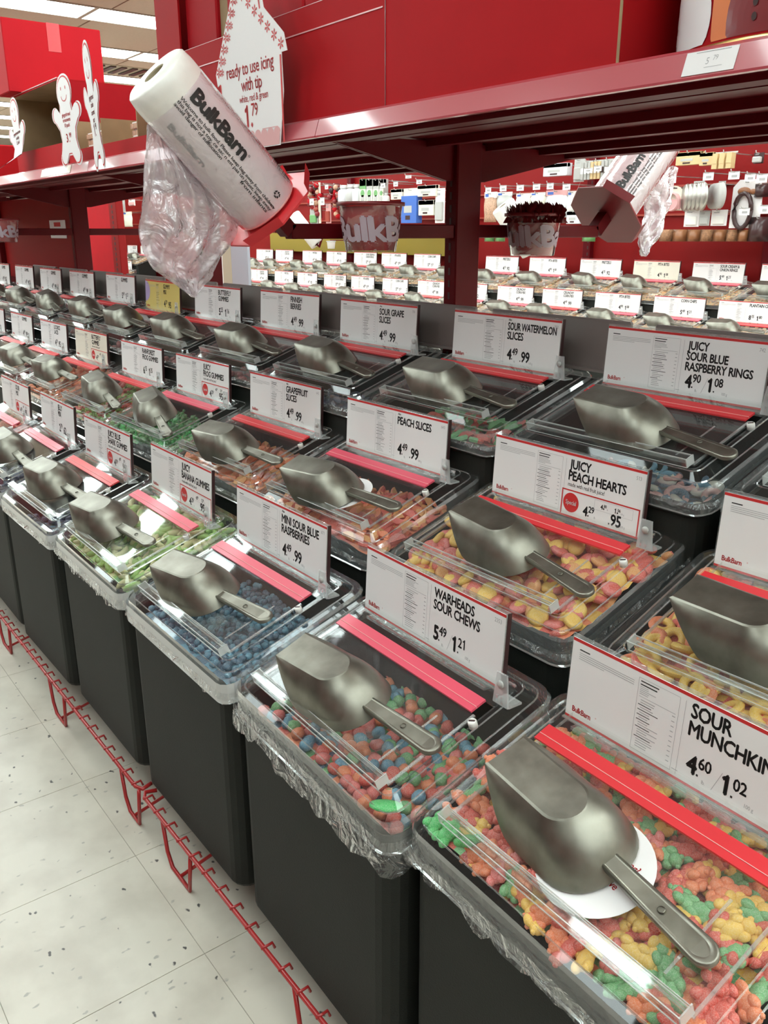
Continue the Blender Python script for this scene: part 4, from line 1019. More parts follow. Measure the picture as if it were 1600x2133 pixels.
# buckets on the bars
def bucket(x, y, ztop, label, phi, tuft=False, hh=.094, rt_=.066, rb=.052, txt=True):
    r = empty('clear_bucket', Vector((x, y, ztop-hh))); tag(r, label, 'bucket')
    b = MB(); b.lathe([(.0001, 0), (rb, 0), (rt_, hh)], 'acrylic_rim', 36); b.build('tub', r)
    b = MB(); b.lathe([(rb-.004, .003), (rb+.006*.4, hh*.35), (rt_-.004, hh-.008), (rt_-.02, hh-.004), (.0001, hh-.006)], 'redboard', 36); b.build('red_lining', r)
    b = MB(); b.lathe([(rt_-.002, hh-.004), (rt_+.004, hh-.005), (rt_+.0045, hh+.002), (rt_-.003, hh+.003), (rt_-.002, hh-.004)], 'maroon', 36); b.build('rim', r)
    t = MB()
    def wrap(X, Z):
        rr = rb+(rt_-rb)*(Z/hh)+.0012; a = phi+X/rr; return (rr*math.cos(a), rr*math.sin(a), Z)
    put_text(t, 'BulkBarn', -.052, .022, .066, 'shaded_white', bold=.07, f=wrap, width=.27, anchor='fit'); t.build('lettering', r)
    b = MB(); b.box(-rt_-.012, -rt_+.002, -.01, .01, hh-.035, hh+.002, 'redsteel'); b.build('hook', r)
    if tuft:
        rr = random.Random(3); b = MB()
        for i in range(520):
            a, q = rr.uniform(0, 6.28), rt_*math.sqrt(rr.random())*.98; px, py = q*math.cos(a), q*math.sin(a); hz = hh+rr.uniform(0, .034)*(1-q/rt_*.4)
            d = rr.uniform(0, 6.28); dx, dy = .012*math.cos(d), .012*math.sin(d)
            b.add([(px-dx, py-dy, hh-.02), (px-dx+.009, py-dy, hh-.02), (px+dx+.006, py+dy, hz-.004), (px+dx-.003, py+dy+.002, hz+.003)], [(0, 1, 2, 3)], 'maroon')
        o = b.build('shredded_paper', r); o['kind'] = 'stuff'
    return r
bucket(-1.492, 1.108, 1.232, 'clear bucket with red lining and white lettering on the middle cross bar', math.atan2(-1.108, 1.492)-.78)
bucket(-1.492, 1.592, 1.217, 'clear bucket of red shredded paper behind the middle upright', math.atan2(-1.5, 1.4)-1.0, tuft=True)
bucket(-4.148, 1.075, 1.229, 'clear bucket at the left picture edge on the thin cross bar', math.atan2(-1.1, 4.1)-1.0)
# back panel in the left section
b = MB(); b.box(-7.2, -4.262, 1.432, 1.444, .93, 1.345, 'redpanel'); bp_ = b.build('shelf_back_panel'); tag(bp_, 'dark red shelf back panel at the left behind the back row signs', 'panel')
b = MB(); b.box(0, .245, -.0015, 0, 0, .085, 'whitep'); b.box(.07, .17, -.002, -.0015, .055, .075, 'redp'); b.box(.02, .07, -.002, -.0015, .012, .035, 'palegrey')
o = b.build('notice_label', None, (-4.65, 1.4315, 1.148)); tag(o, 'small white notice stuck on the dark red back panel', 'label')
for k, x in enumerate((-4.46, -4.95)): pass
# red end panel beyond
r = empty('end_panel', Vector((-6.0, 2.2, 0))); tag(r, 'bright red end panel standing beyond the left upright', 'panel')
b = MB(); b.box(-.6, .155, 0, .03, .45, 1.9, 'redboard2'); b.build('panel_sheet', r)
b = MB(); b.bbox(.155, .285, -.01, .04, 0, 1.9, .004, 'redpanel'); b.build('post', r)
b = MB()
for i in range(40): b.box(.205, .225, -.0108, -.0095, .5+i*.033, .5+i*.033+.02, 'dark')
b.build('slot_row', r)
r = empty('grey_cabinet', Vector((-5.6, 3.0, 0))); tag(r, 'tall grey cabinet with beige side seen past the hanging bag', 'cabinet')
b = MB(); b.box(-.11, .13, 0, .02, 0, 1.12, 'greypost'); b.build('door_side', r)
b = MB(); b.box(-.26, -.112, .0, .02, 0, 1.12, 'beige'); b.box(-.262, -.245, -.003, 0, .0, 1.12, 'whitep'); b.build('beige_side', r)
# ================================================================== ON THE SHELF
def carton(r, x0, x1, y0, y1, z0, z1, m, win=None, tray=None, th=.005):
    """shipping carton; win=(xa, xb, za) cuts a display window through the front above za"""
    b = MB()
    b.box(x0, x1, y1-th, y1, z0, z1, m); b.box(x0, x0+th, y0+th, y1-th, z0, z1, m); b.box(x1-th, x1, y0+th, y1-th, z0, z1, m); b.box(x0+th, x1-th, y0+th, y1-th, z0, z0+th, 'kraft')
    b.build('carton_wall', r)
    f = MB()
    if win:
        xa, xb, za = win
        f.box(x0, xa, y0, y0+th, z0, z1, m); f.box(xb, x1, y0, y0+th, z0, z1, m); f.box(xa, xb, y0, y0+th, z0, za, m)
        f.box(x0, x1, y0-.0006, y0, z0+.001, z0+.0035, 'kraft')
        f.box(xa, xb, y0-.0004, y0+th, za, za+.0012, 'rose')
    else: f.box(x0, x1, y0, y0+th, z0, z1, m)
    f.build('front_panel', r)
r = empty('carton', Vector((-1.9, 1.07, SZ+.012))); tag(r, 'large red display carton behind the house shaped sign', 'carton')
zz = .0
carton(r, -.49, .507, 0, .34, zz, .72, 'redboard', win=(-.352, .50, .215))
b = MB(); b.box(-.352, .5, -.0015, 0, .168, .1705, 'rose'); b.build('crease', r)
for i, (xa, xb, m_) in enumerate(((-.35, -.185, 'redboard2'), (-.13, .20, 'redboard2'), (.205, .495, 'redboard2'))):
    b = MB(); b.bbox(xa, xb, .02, .30, .006, .60, .004, m_); o = b.build('icing_box', None, r.location); tag(o, ['bright red icing box left of the brown gap in the large carton', 'bright red icing box behind the house sign in the large carton', 'bright red icing box at the right end in the large carton'][i], 'box')
b = MB(); b.box(-.183, -.132, .03, .04, .006, .60, 'kraft'); b.build('inner_divider', r)
r = empty('carton', Vector((-1.13, 1.07, SZ+.012))); tag(r, 'large plain red carton on the upper shelf beside the snowman tin', 'carton')
carton(r, -.262, .272, 0, .34, 0, .72, 'redboard'); b = MB(); b.box(.268, .2725, -.001, .0002, .0, .72, 'kraft'); b.build('cut_edge', r); b = MB(); b.box(-.264, -.2615, -.001, .0002, 0, .72, 'maroon'); b.build('cut_edge', r)
b = MB(); b.box(-.262, .272, -.0006, 0, .001, .0035, 'kraft'); b.build('cut_edge', r)
# snowman tin
TX_, TY_, TR = -.665, 1.275, .2
r = empty('biscuit_tin', Vector((TX_, TY_, SZ+.012))); tag(r, 'round red tin with snowmen and gold rim on the upper shelf', 'tin')
b = MB(); b.lathe([(.0001, 0), (TR-.004, 0), (TR, .006), (TR, .40), (.0001, .40)], 'redboard2', 64); b.build('tin_body', r)
b = MB(); b.lathe([(TR-.001, 0), (TR+.004, .002), (TR+.004, .008), (TR-.001, .010)], 'gold', 64); b.build('gold_rim', r)
art = MB(); cang = math.atan2(-TY_, -TX_)
def oncyl(a, z, e=.0008): return ((TR+e)*math.cos(a), (TR+e)*math.sin(a), z)
def blob(ca, cz, ra, rz, m, e=.0008, n=30, squash=None):
    K = 6; pts = [oncyl(ca+ra*k/K*math.cos(2*PI*i/n)/TR, max(.012, cz+rz*k/K*math.sin(2*PI*i/n)), e) for k in range(K+1) for i in range(n)]
    art.add(pts, [(k*n+i, k*n+(i+1) % n, (k+1)*n+(i+1) % n, (k+1)*n+i) for k in range(K) for i in range(n)], m)
a1 = math.atan2(1.07-.0-TY_-.0, -.74-TX_)
for da, cz, ra, rz, m_, e in ((-1.80, .05, .016, .085, 'orange', .0005), (-1.50, .03, .05, .07, 'maroon', .0006), (-2.20, .045, .062, .062, 'whitep', .001), (-2.38, .135, .045, .040, 'whitep', .001), (-1.38, .13, .07, .075, 'whitep', .001)):
    blob(da, cz, ra, rz, m_, e)
for cz in (.022, .044, .066): blob(-2.42, cz, .003, .0045, 'dark', .0018, 8)
for cz in (.030, .046): blob(-1.55, cz, .0035, .005, 'dark', .0018, 8)
art.add([oncyl(-2.62+i*.05, .092+.012*math.sin(i*.3), .0016) for i in range(15)]+[oncyl(-2.62+i*.05, .108+.014*math.sin(i*.3), .0016) for i in range(15)], [(i, i+1, 16+i, 15+i) for i in range(14)], 'orange')
art.build('snowman_print', r)
# left cartons
z1 = at(118, 162, 'y', 1.06).z
lc = empty('carton', Vector((-3.45, 1.062, SZ+.012))); tag(lc, 'open red carton with dark inside behind the gingerbread signs', 'carton')
zt = z1-SZ-.012
b = MB(); th = .005
b.box(-.30, .255, .30, .305, 0, zt, 'kraft'); b.box(-.30, -.295, 0, .30, 0, zt, 'redboard'); b.box(-.30, .255, .001, .30, 0, th, 'kraft'); b.box(-.30, .255, .0, .305, zt-th, zt, 'redboard'); b.box(-.295, .25, .002, .30, zt-th-.001, zt-th, 'kraft')
b.box(.250, .255, .0, .305, .0, zt-th, 'redboard2'); b.box(.2485, .25, .0, .30, .0, zt-th, 'kraft'); b.box(-.2945, -.293, .0, .30, .0, zt-th, 'kraft')
b.build('carton_wall', lc)
b = MB(); b.box(-.30, .255, -.003, .001, 0, .072, 'redboard'); b.build('front_lip', lc)
b = MB(); b.loft([[(-.30, -.002, zt), (.255, -.002, zt), (.255, -.002, zt+.003), (-.30, -.002, zt+.003)], [(-.30, .004, zt), (.255, .004, zt), (.255, .004, zt+.003), (-.30, .004, zt+.003)]], 'rose', cap0=True, cap1=True); b.build('torn_edge', lc)
uc = empty('carton', Vector((-3.60, 1.017, z1+.001))); tag(uc, 'large bright red carton stacked on top at the upper left', 'carton'); Lw = .365
b = MB(); b.bbox(-.165, 0, 0, Lw, .0, .245, .003, 'redboard2'); b.build('carton_wall', uc)
b = MB(); b.box(.0002, .0012, Lw*.44, Lw*.57, .150, .245, 'tape'); b.box(-.165, 0, Lw*.44, Lw*.57, .245, .2462, 'tape'); b.build('tape_strip', uc)
# tray of cookie packs right of the carton
tr = empty('carton', Vector((-2.85, 1.066, SZ+.012))); tag(tr, 'low open red tray carton of cookie packs behind the bag roll', 'carton')
b = MB(); b.box(-.32, .50, 0, .004, 0, .042, 'redboard'); b.box(-.32, .50, .28, .285, 0, .15, 'redboard'); b.box(-.32, .5, .004, .28, 0, .004, 'kraft'); b.box(.496, .50, .0, .28, 0, .042, 'redboard'); b.box(-.32, -.316, 0, .28, 0, .14, 'kraft')
b.build('tray', tr); b = MB(); b.box(.265, .27, .01, .27, .004, .17, 'kraft'); b.build('inner_divider', tr); b = MB(); b.box(-.02, -.015, .01, .27, .004, .12, 'kraft'); b.build('inner_divider', tr)
b = MB(); b.loft([[(x, y, z) for x, y in ((-.05, -.04), (.05, -.04), (.055, 0), (.05, .04), (-.05, .04), (-.055, 0))] for z in (0, .014)], 'cookie2', cap0=True, cap1=True); b.loft([[(x*.9, y*.9, z) for x, y in ((-.05, -.04), (.05, -.04), (.055, 0), (.05, .04), (-.05, .04), (-.055, 0))] for z in (.014, .0185)], 'whitep', cap1=True)
mesh_of('cookiepack', b)
for s_, x in enumerate((.17, .36, -.10, -.22)):
    for k in range(5):
        o = link('cookie_pack', PR['cookiepack'], None, (-2.85+x, 1.066+.09+.004*(k % 2), SZ+.0165+.0186*k)); tag(o, 'clear pack of brown cookies stacked in the red tray carton', 'cookie pack', 'cookie packs in the tray carton')
b = MB(); b.bbox(-.25, .25, 0, .2, 0, .145, .004, 'redboard'); o = b.build('carton', None, (-4.5, 1.10, SZ+.012)); tag(o, 'dark red carton cut by the left picture edge', 'carton')
b = MB(); b.box(0, .9, 0, .2, 0, .20, 'redboard2'); b.box(0, .9, -.001, .0, .15, .16, 'rose'); o = b.build('carton', None, (-3.15, 1.62, SZ+.012)); tag(o, 'red carton on the far side of the shelf behind the cookie packs', 'carton')
b = MB(); b.bbox(0, .10, 0, .12, 0, .19, .003, 'kraft'); o = b.build('carton', None, (-2.55, 1.28, SZ+.012)); tag(o, 'small brown carton beside the cookie packs', 'carton')
# labels on the price rail
RT = lambda x: Matrix.Translation((x, YC-.4085, 1.361)) @ Matrix.Rotation(-math.atan2(.0105, .031), 4, 'X')
b = MB(); b.box(0, .072, -.0012, -.0004, .002, .031, 'whitep', RT(-.725)); t = MB()
put_text(t, '5', .031, .013, .012, 'grey', y=0); put_text(t, '79', .040, .017, .009, 'grey', y=0); rect(t, .014, .062, .0285, .0295, 'grey'); rect(t, .03, .055, .009, .0096, 'grey')
o = b.build('price_label'); tag(o, 'white price label reading 5.79 on the shelf edge at the right', 'label'); tv = MB(); tv.mats = t.mats; tv.f = t.f; tv.mi = t.mi; tv.sm = t.sm; tv.v = [tuple(RT(-.725) @ (Vector(v)+Vector((0, -.0014, 0)))) for v in t.v]; tv.build('lettering', o)
b = MB(); b.box(0, .32, -.0012, -.0004, .004, .030, 'cardc', RT(-3.39)); o = b.build('shelf_edge_strip'); tag(o, 'blank pale paper strip on the shelf edge under the gingerbread signs', 'label')
# ------------------------------------------------------------------ house shaped sign
hs = empty('house_sign', Matrix.Translation((-1.80, 1.018, 1.352)) @ Matrix.Rotation(.03, 4, 'X')); tag(hs, 'house shaped paper sign for ready to use icing, 1.79', 'sign')
out = [(-.125, 0), (.11, 0), (.135, .10), (.135, .172), (.157, .172), (.148, .205), (.075, .262), (.055, .345), (.015, .345), (.018, .305), (-.035, .338), (-.155, .165), (-.150, .140), (-.135, .145), (-.140, .10)]
b = MB(); b.poly(out, .0012, 'whitep'); b.build('paper', hs)
t = MB(); Y = -.0006
def pline(a, c, wd, m='redp', y=Y):
    d = Vector((c[0]-a[0], 0, c[1]-a[1])); n = Vector((-d.z, 0, d.x)).normalized()*wd/2
    t.add([(a[0]-n.x, y, a[1]-n.z), (c[0]-n.x, y, c[1]-n.z), (c[0]+n.x, y, c[1]+n.z), (a[0]+n.x, y, a[1]+n.z)], [(0, 1, 2, 3)], m)
pline((.127, .004), (.131, .168), .006); pline((-.131, .02), (-.134, .142), .004); pline((.060, .262), (.046, .337), .005); pline((.046, .337), (.022, .337), .005); pline((.022, .337), (.025, .30), .004)
t.add([(-.122, Y, .002), (.108, Y, .002), (.112, Y, .026), (-.126, Y, .026)], [(0, 1, 2, 3)], 'rose')
for i in range(9): t.add([(-.115+.027*i+.0135*math.cos(PI*j/8), Y, .026+.011*math.sin(PI*j/8)) for j in range(9)], [tuple(range(9))], 'rose')
# peppermint swirls along the roof
def mint(cx, cz, r_):
    for i in range(6):
        a = i*PI/3; P_ = [(0, 0), (.75*math.cos(a), .75*math.sin(a)), (math.cos(a+.35), math.sin(a+.35)), (.6*math.cos(a+.55), .6*math.sin(a+.55))]
        t.add([(cx+r_*x, Y, cz+r_*z) for x, z in P_], [(0, 1, 2, 3)], 'redp')
for i in range(8):
    f = i/7; mint(-.139+.103*f, .168+.150*f, .0125); 
    mint(-.035+.170*f, .318-.130*f, .0125)
for i in range(7):
    f = i/6; mint(-.123+.085*f, .166+.128*f, .009)
put_text(t, 'ready to use icing', 0, .150, .037, 'redp', y=Y, anchor='c', width=.24, bold=.02); put_text(t, 'with tip', .005, .118, .037, 'redp', y=Y, anchor='c', width=.11, bold=.02)
put_text(t, 'white, red & green', .010, .096, .021, 'redp', y=Y, anchor='c', width=.165, bold=.01); put_text(t, '1', -.034, .046, .058, 'redp', y=Y, bold=.06); put_text(t, '.', -.006, .046, .05, 'redp', y=Y, bold=.08); put_text(t, '79', -.002, .066, .036, 'redp', y=Y, bold=.02)
put_text(t, 'BulkBarn', -.045, .039-.009, .010, 'redp', y=Y, bold=.04, anchor='l', width=.04); rect(t, .04, .105, .036, .0375, 'rose', Y)
t.build('lettering', hs)
# ------------------------------------------------------------------ gingerbread signs
def gingerman():
    def arc(cx, cz, r, a0, a1, n=10, sx=1): return [(cx+sx*r*math.cos(a0+(a1-a0)*i/n), cz+r*math.sin(a0+(a1-a0)*i/n)) for i in range(n+1)]
    P_ = []
    P_ += [(.012, .03)]+arc(.052, .022, .026, -PI*.65, PI*.3, 8)          # right foot
    P_ += [(.056, .075), (.062, .11)]+arc(.084, .160, .025, -PI*.45, PI*.70, 8)   # right arm
    P_ += [(.048, .163)]+arc(0, .222, .054, -PI*.22, PI*1.22, 18)       # head
    P_ += [(-.048, .163)]+arc(-.084, .160, .025, PI*.30, PI*1.45, 8)
    P_ += [(-.062, .11), (-.056, .075)]+arc(-.052, .022, .026, PI*.7, PI*1.65, 8)
    P_ += [(-.012, .03)]
    return P_
def ginger(T, lines, price, label, bend=0, full=True):
    r = empty('gingerbread_sign', T); tag(r, label, 'sign', None)
    P_ = gingerman(); cx, cz = 0, .13
    def bd(x, y, z):   # paper curls forward near its foot
        k = max(0, .09-z); return (x-bend*k*k*60, y-abs(bend)*k*k*25, z)
    def pm_(pts, y): return [bd(a, y, c) for a, c in pts]
    def strip(mb, scale, y, m):
        n = len(P_); 
        q = [(cx+(a-cx)*scale[0], cz+(c-cz)*scale[1]) for a, c in P_]
        from mathutils.geometry import tessellate_polygon
        vs = pm_(q, y); fs = [tuple(f) for f in tessellate_polygon([[Vector((a, c, 0)) for a, c in q]])]
        mb.add(vs, fs, m)
    b = MB(); strip(b, (1.04, 1.025), .0012, 'whitep'); strip(b, (1.04, 1.025), 0, 'whitep'); b.build('paper', r)
    t = MB(); strip(t, (.98, .985), -.0005, 'redp'); strip(t, (.92, .952), -.001, 'whitep')
    def f(X, Z): return bd(X, -.0016, Z)
    for sx in (-1, 1): t.add([f(sx*.017+.0028*math.cos(a), .236+.006*math.sin(a)) for a in [i*PI/4 for i in range(8)]], [tuple(range(8))], 'redp')
    arcp = [(.022*math.cos(a), .213+.018*math.sin(a)) for a in [PI+i*PI/8 for i in range(9)]]; arcq = [(.019*math.cos(a), .213+.015*math.sin(a)) for a in [PI+i*PI/8 for i in range(9)]]
    t.add([f(*q) for q in arcp+arcq], [(i, i+1, 10+i, 9+i) for i in range(8)], 'redp')
    z = .150
    for s in lines: put_text(t, s, 0, z, .017, 'redp', bold=.03, f=f, anchor='c', width=.095); z -= .0165
    a, c = price; put_text(t, a, -.018, .07, .038, 'redp', bold=.04, f=f, anchor='l'); put_text(t, '.', .004, .07, .03, 'redp', bold=.06, f=f); put_text(t, c, .005, .083, .021, 'redp', f=f, bold=.02)
    t.build('lettering', r)
ginger(Matrix.Translation((-3.005, 1.02, 1.388)) @ Matrix.Rotation(.02, 4, 'X') @ Matrix.Diagonal((1.25, 1, .95, 1)), ['gingerbread', 'ornaments', '10 pack'], ('3', '99'), 'gingerbread man paper sign for ornaments at 3.99', 0.0)
ginger(Matrix.Translation((-2.70, 1.0, 1.362)) @ Matrix.Rotation(-.11, 4, 'Y') @ Matrix.Diagonal((.56, 1, 1.24, 1)), ['gingerbread', 'cookie', 'assorted', 'each'], ('1', '99'), 'tallest gingerbread man paper sign, priced 1.99, leaning left', 0.0)
ginger(Matrix.Translation((-3.56, 1.02, 1.375)) @ Matrix.Rotation(-.10, 4, 'Y') @ Matrix.Diagonal((.95, 1, .98, 1)), ['gingerbread men', 'cookies', '12 pack'], ('2', '99'), 'leftmost gingerbread man paper sign, priced 2.99, its foot curled', 1.0)
# ================================================================== FAR GONDOLA
DY = 3.2
fp = empty('far_shelving', Vector((-6, YC+DY+.03, 0))); tag(fp, 'red back wall of the shelving across the aisle', 'shelving')
b = MB(); b.box(-8, 5.9, 0, .02, .1, 2.1, 'redpanel'); b.build('back_panel', fp)
for x in (-12.4, -11.1, -9.2, -7.87, -6.55, -5.2, -3.86, -2.60): 
    b = MB(); b.bbox(x+6-.03, x+6+.03, -.04, 0, 0, 2.0, .003, 'redsteel'); b.build('upright', fp)
    b = MB()
    for i in range(24): b.box(x+6+.008, x+6+.018, -.0412, -.0395, .95+.04*i, .97+.04*i, 'dark')
    b.build('slot_row', fp)
for z in (1.27, 1.43):
    b = MB(); b.box(-8, 5.9, -.02, -.004, z, z+.012, 'rust'); b.build('slat_rail', fp)
fs_ = MB(); fs_.box(-14, -.1, 4.29-.25+.02, 4.6, .2, .2325, 'redsteel'); tag(fs_.build('lower_deck'), 'red deck under the far middle row', 'shelf')
fs_ = MB(); fs_.box(-14, -.1, 4.29+.0, 4.6, .38, .412, 'redsteel'); tag(fs_.build('upper_deck'), 'red deck under the far back row', 'shelf')
farc = {}
for nm, kw in dict(p=dict(title=['PRETZELS'], price=('4', '15', None, '92')), q=dict(title=['CORN CHIPS'], price=('5', '49', '1', '21')), r=dict(title=['PITA BITES'], price=('4', '90', '1', '08')), s=dict(title=['SOUR CREAM &', 'ONION RINGS'], price=('5', '49', '1', '21')),
                   t=dict(title=['PLANTAIN CHIPS'], price=('8', '15', '1', '80')), u=dict(title=['CRUNCHY', 'CORN MIX'], price=('4', '49', None, '99')), y=dict(title=['PITA BITES'], price=('4', '90', '1', '08'), m='cardc')).items(): farc[nm] = cardm(**kw)
hb_ = heap_lumps(heap_base(lvl(-.03), [cm['tan'], cm['brown'], cm['peach']], 77), [lambda: nub(cm['tan'])], lvl(-.03), 40, 77); mesh_of('far_heap', hb_)
Cf = [-8.07, -7.69, -7.19, -6.79, -6.35, -5.95, -5.53, -5.12, -4.70, -4.27, -3.82, -3.40, -2.99, -2.57, -2.15]
Bf = [-7.73, -7.27, -6.87, -6.43, -6.03, -5.6, -5.16, -4.73, -4.30, -3.89, -3.46, -3.04, -2.63, -2.2]
Cf = [-12.4, -11.97, -11.54, -11.1]+Cf; Bf = [-12.4, -11.97, -11.54, -11.1]+Bf
cards_C = {-4.27: 'r', -3.82: 'p', -3.40: 'y', -2.99: 's', -2.57: 't'}; cards_B = {-4.30: 'u', -3.89: 'u', -3.46: 'r', -3.04: 'q', -2.63: 't'}
ordn = ['rightmost', 'second', 'third', 'fourth', 'fifth', 'sixth', 'seventh', 'eighth', 'ninth', 'tenth', 'eleventh', 'twelfth', 'thirteenth', 'fourteenth', 'fifteenth', 'sixteenth', 'seventeenth', 'eighteenth', 'nineteenth']
for row, xs, (yy, zz) in (('upper', Cf, (1.272+DY, .887)), ('lower', Bf, (1.008+DY, .708))):
    for i, x in enumerate(reversed(xs)):
        key = (cards_C if row == 'upper' else cards_B).get(x, 'puqrsp'[i % 6])
        w_ = ordn[i] + (' bin from the right' if i else ' bin')
        root, Um = make_bin((x+.1717, yy, zz, random.uniform(-.02, .02)), w_+' in the %s row across the aisle' % row, 'pink' if (i+len(row)) % 3 else 'coral', farc[key], None)
        put_scoop(Um, .01+random.uniform(-.03, .03), -.085, random.uniform(-.2, .25), 'metal scoop on the '+w_+' in the %s row across the aisle' % row, dw=.0008)
        o = link('snack_heap', PR['far_heap']); o.matrix_world = Um; o['kind'] = 'stuff'; tag(o, 'heap of snacks in the '+w_+', %s row across the aisle' % row, 'snacks')
# goods hanging on the far wall; each entry: px box, kind, colour, label
YW = 4.42
def hang(x0, y0, x1, y1, kind, m, label, cat, d=.03, Yp=YW, hook=True, tagc=False, m2=None, group=None):
    a = at(x0, y0, 'y', Yp); c = at(x1, y1, 'y', Yp); W_, H_ = c.x-a.x, a.z-at((x0+x1)/2, y1, 'y', Yp).z
    a.z = at((x0+x1)/2, y0, 'y', Yp).z
    r = empty({'bag': 'hanging_bag', 'box': 'hanging_box', 'card': 'carded_pack', 'tagc': 'price_tag', 'pan': 'baking_pan_stack', 'bottle': 'bottle', 'pouch': 'spice_pouch', 'ball': 'ornament_pack', 'round': 'carded_pack', 'cutter': 'cutter_set', 'handle': 'tool_pack'}[kind], Vector((a.x, Yp, a.z-H_))); tag(r, label, cat, group)
    b = MB()
    if kind == 'bag':
        n = 8; rings = []
        for k in range(n+1):
            f = k/n; t_ = d*.5*math.sin(PI*min(1, f*1.25+.02))**.6 if f < .8 else .002; wv = 1-.06*math.sin(f*9)
            rings.append([(W_/2+W_/2*wv*math.cos(q)*(1 if abs(math.cos(q)) > .9 else .92), t_*math.sin(q), H_*f) for q in [i*PI/5 for i in range(10)]])
        b.loft(rings, m, cap0=True, cap1=True, smooth=True); b.build('pouch', r)
        b = MB(); b.box(W_*.02, W_*.98, -.004, .004, H_*.8, H_, m2 or 'whitep'); b.box(W_*.1, W_*.35, -.005, -.004, H_*.84, H_*.94, 'blue'); b.build('header_card', r)
    elif kind == 'box':
        b.bbox(0, W_, -d/2, d/2, 0, H_*.78 if m2 else H_, .002, m); b.build('box', r)
        b = MB(); b.box(0, W_, -d/2 if not m2 else -.003, .003, H_*.78 if m2 else H_*.7, H_, m2 or m); b.box(W_*.2, W_*.7, -d/2-.001, -d/2, H_*.3, H_*.5, 'palegrey'); b.box(W_*.3, W_*.6, -d/2-.0012, -d/2, H_*.1, H_*.22, 'dark'); b.build('header_card', r)
    elif kind == 'card':
        b.box(0, W_, -.002, .002, 0, H_, m); b.build('card', r)
        b = MB(); b.bbox(W_*.12, W_*.88, -d, -.002, H_*.08, H_*.62, .004, m2 or 'silver'); b.box(W_*.15, W_*.5, -.0035, -.002, H_*.8, H_*.86, 'grey'); b.build('contents', r)
    elif kind == 'round':
        P_ = [(0, 0), (W_, 0), (W_, H_*.6)]+[(W_/2+W_/2*math.cos(q), H_*.6+H_*.4*math.sin(q)) for q in [PI*i/10 for i in range(1, 10)]]+[(0, H_*.6)]
        b.poly(P_, .003, m); b.build('card', r)
        b = MB(); b.lathe([(W_*.40, 0), (W_*.40, d), (W_*.34, d), (W_*.34, 0)], m2, 20, T=Matrix.Translation((W_/2, 0, H_*.35)) @ Matrix.Rotation(PI/2, 4, 'X')); b.box(W_*.1, W_*.9, -d*.5, 0, H_*.05, H_*.45, m2); b.build('contents', r)
        b = MB(); b.box(W_*.36, W_*.64, -.002, 0, H_*.88, H_*.92, 'dark'); b.build('hang_slot', r)
    elif kind == 'tagc':
        b.box(0, W_, -.002, 0, 0, H_, m); b.box(W_*.3, W_*.8, -.003, -.002, H_*.25, H_*.55, 'grey'); b.box(0, W_, -.003, -.002, H_*.88, H_, 'grey'); b.build('tag_card', r)
    elif kind == 'pan':
        for k in range(5):
            b = MB(); f = k/4; b.lathe([(H_*.42, 0), (H_*.44, .004), (H_*.40, .018), (.0001, .018)], m, 22, T=Matrix.Translation((W_*(.15+.7*f), -.02*k, H_*.5)) @ Matrix.Rotation(-.5, 4, 'Z') @ Matrix.Rotation(PI/2, 4, 'X') @ Matrix.Diagonal((.75, 1.1, 1, 1))); b.build('pan', r)
        b = MB(); b.box(W_*.3, W_*.6, -.001, 0, H_*.95, H_*1.05, 'palegrey'); b.build('hang_tab', r)
    elif kind == 'bottle':
        b.lathe([(.0001, 0), (W_*.48, 0), (W_*.5, H_*.04), (W_*.5, H_*.62), (W_*.38, H_*.72), (W_*.28, H_*.76), (W_*.28, H_*.96), (.0001, H_)], m, 16, W_/2, 0); b.build('container', r)
        b = MB(); b.lathe([(W_*.32, H_*.8), (W_*.32, H_), (.0001, H_)], m2 or 'palegrey', 14, W_/2, 0); b.build('cap', r)
    elif kind == 'pouch':
        b.loft([[(x, y, z) for x, y in ((0, 0), (W_*.5, -s*d), (W_, 0), (W_*.5, .006))] for z, s in ((0, .6), (H_*.3, 1), (H_*.7, .9), (H_, .1))], m, cap0=True, cap1=True, smooth=True); b.build('pouch', r)
    elif kind == 'ball':
        rr = random.Random(int(x0*7+y0)); 
        for k in range(4):
            b = MB(); b.add(*ico(min(W_, H_)*.25, (W_*rr.uniform(.2, .8), rr.uniform(-.02, .02), H_*(.15+.2*k)), 2), ['maroon', 'rust', 'cookie2', 'dark', 'redboard2'][rr.randrange(5)], True); b.build('bauble', r)
        b = MB(); b.box(W_*.1, W_*.9, .02, .024, 0, H_, m); b.build('backing_card', r)
    elif kind == 'cutter':
        for k in range(3):
            b = MB(); b.box(W_*(.05+.32*k), W_*(.28+.32*k), -d, 0, 0, H_*.9, m); b.box(W_*(.05+.32*k), W_*(.28+.32*k), -d-.002, -d, H_*.3, H_*.6, m2 or 'palegrey'); b.build('pack', r)
        b = MB(); b.box(0, W_, -.003, 0, H_*.9, H_, 'palegrey'); b.build('header_card', r)
    elif kind == 'handle':
        b.poly([(0, 0), (W_, 0), (W_, H_*.85), (W_*.8, H_), (W_*.2, H_), (0, H_*.85)], .003, m); b.build('card', r)
        b = MB(); n = 16; b.tube([(W_*(.45+.28*math.cos(2*PI*i/n)), -.015, H_*(.36+.36*math.sin(2*PI*i/n))) for i in range(n+1)], W_*.07, 'dark', 6); b.build('tool', r)
        b = MB(); b.add(*ico(W_*.16, (W_*.4, -.006, H_*.76), 2, (1.4, .3, .8)), 'brown', True); b.add(*ico(W_*.1, (W_*.7, -.006, H_*.75), 2, (1.2, .3, .8)), 'brown', True); b.build('bear_picture', r)
    if hook:
        b = MB(); b.tube([(W_/2, YC+DY+.03-Yp, H_*.94), (W_/2, -.03, H_*.94), (W_/2, -.036, H_*.94+.012)], .003, 'silver', 6); b.build('hook_rod', r)
    return r
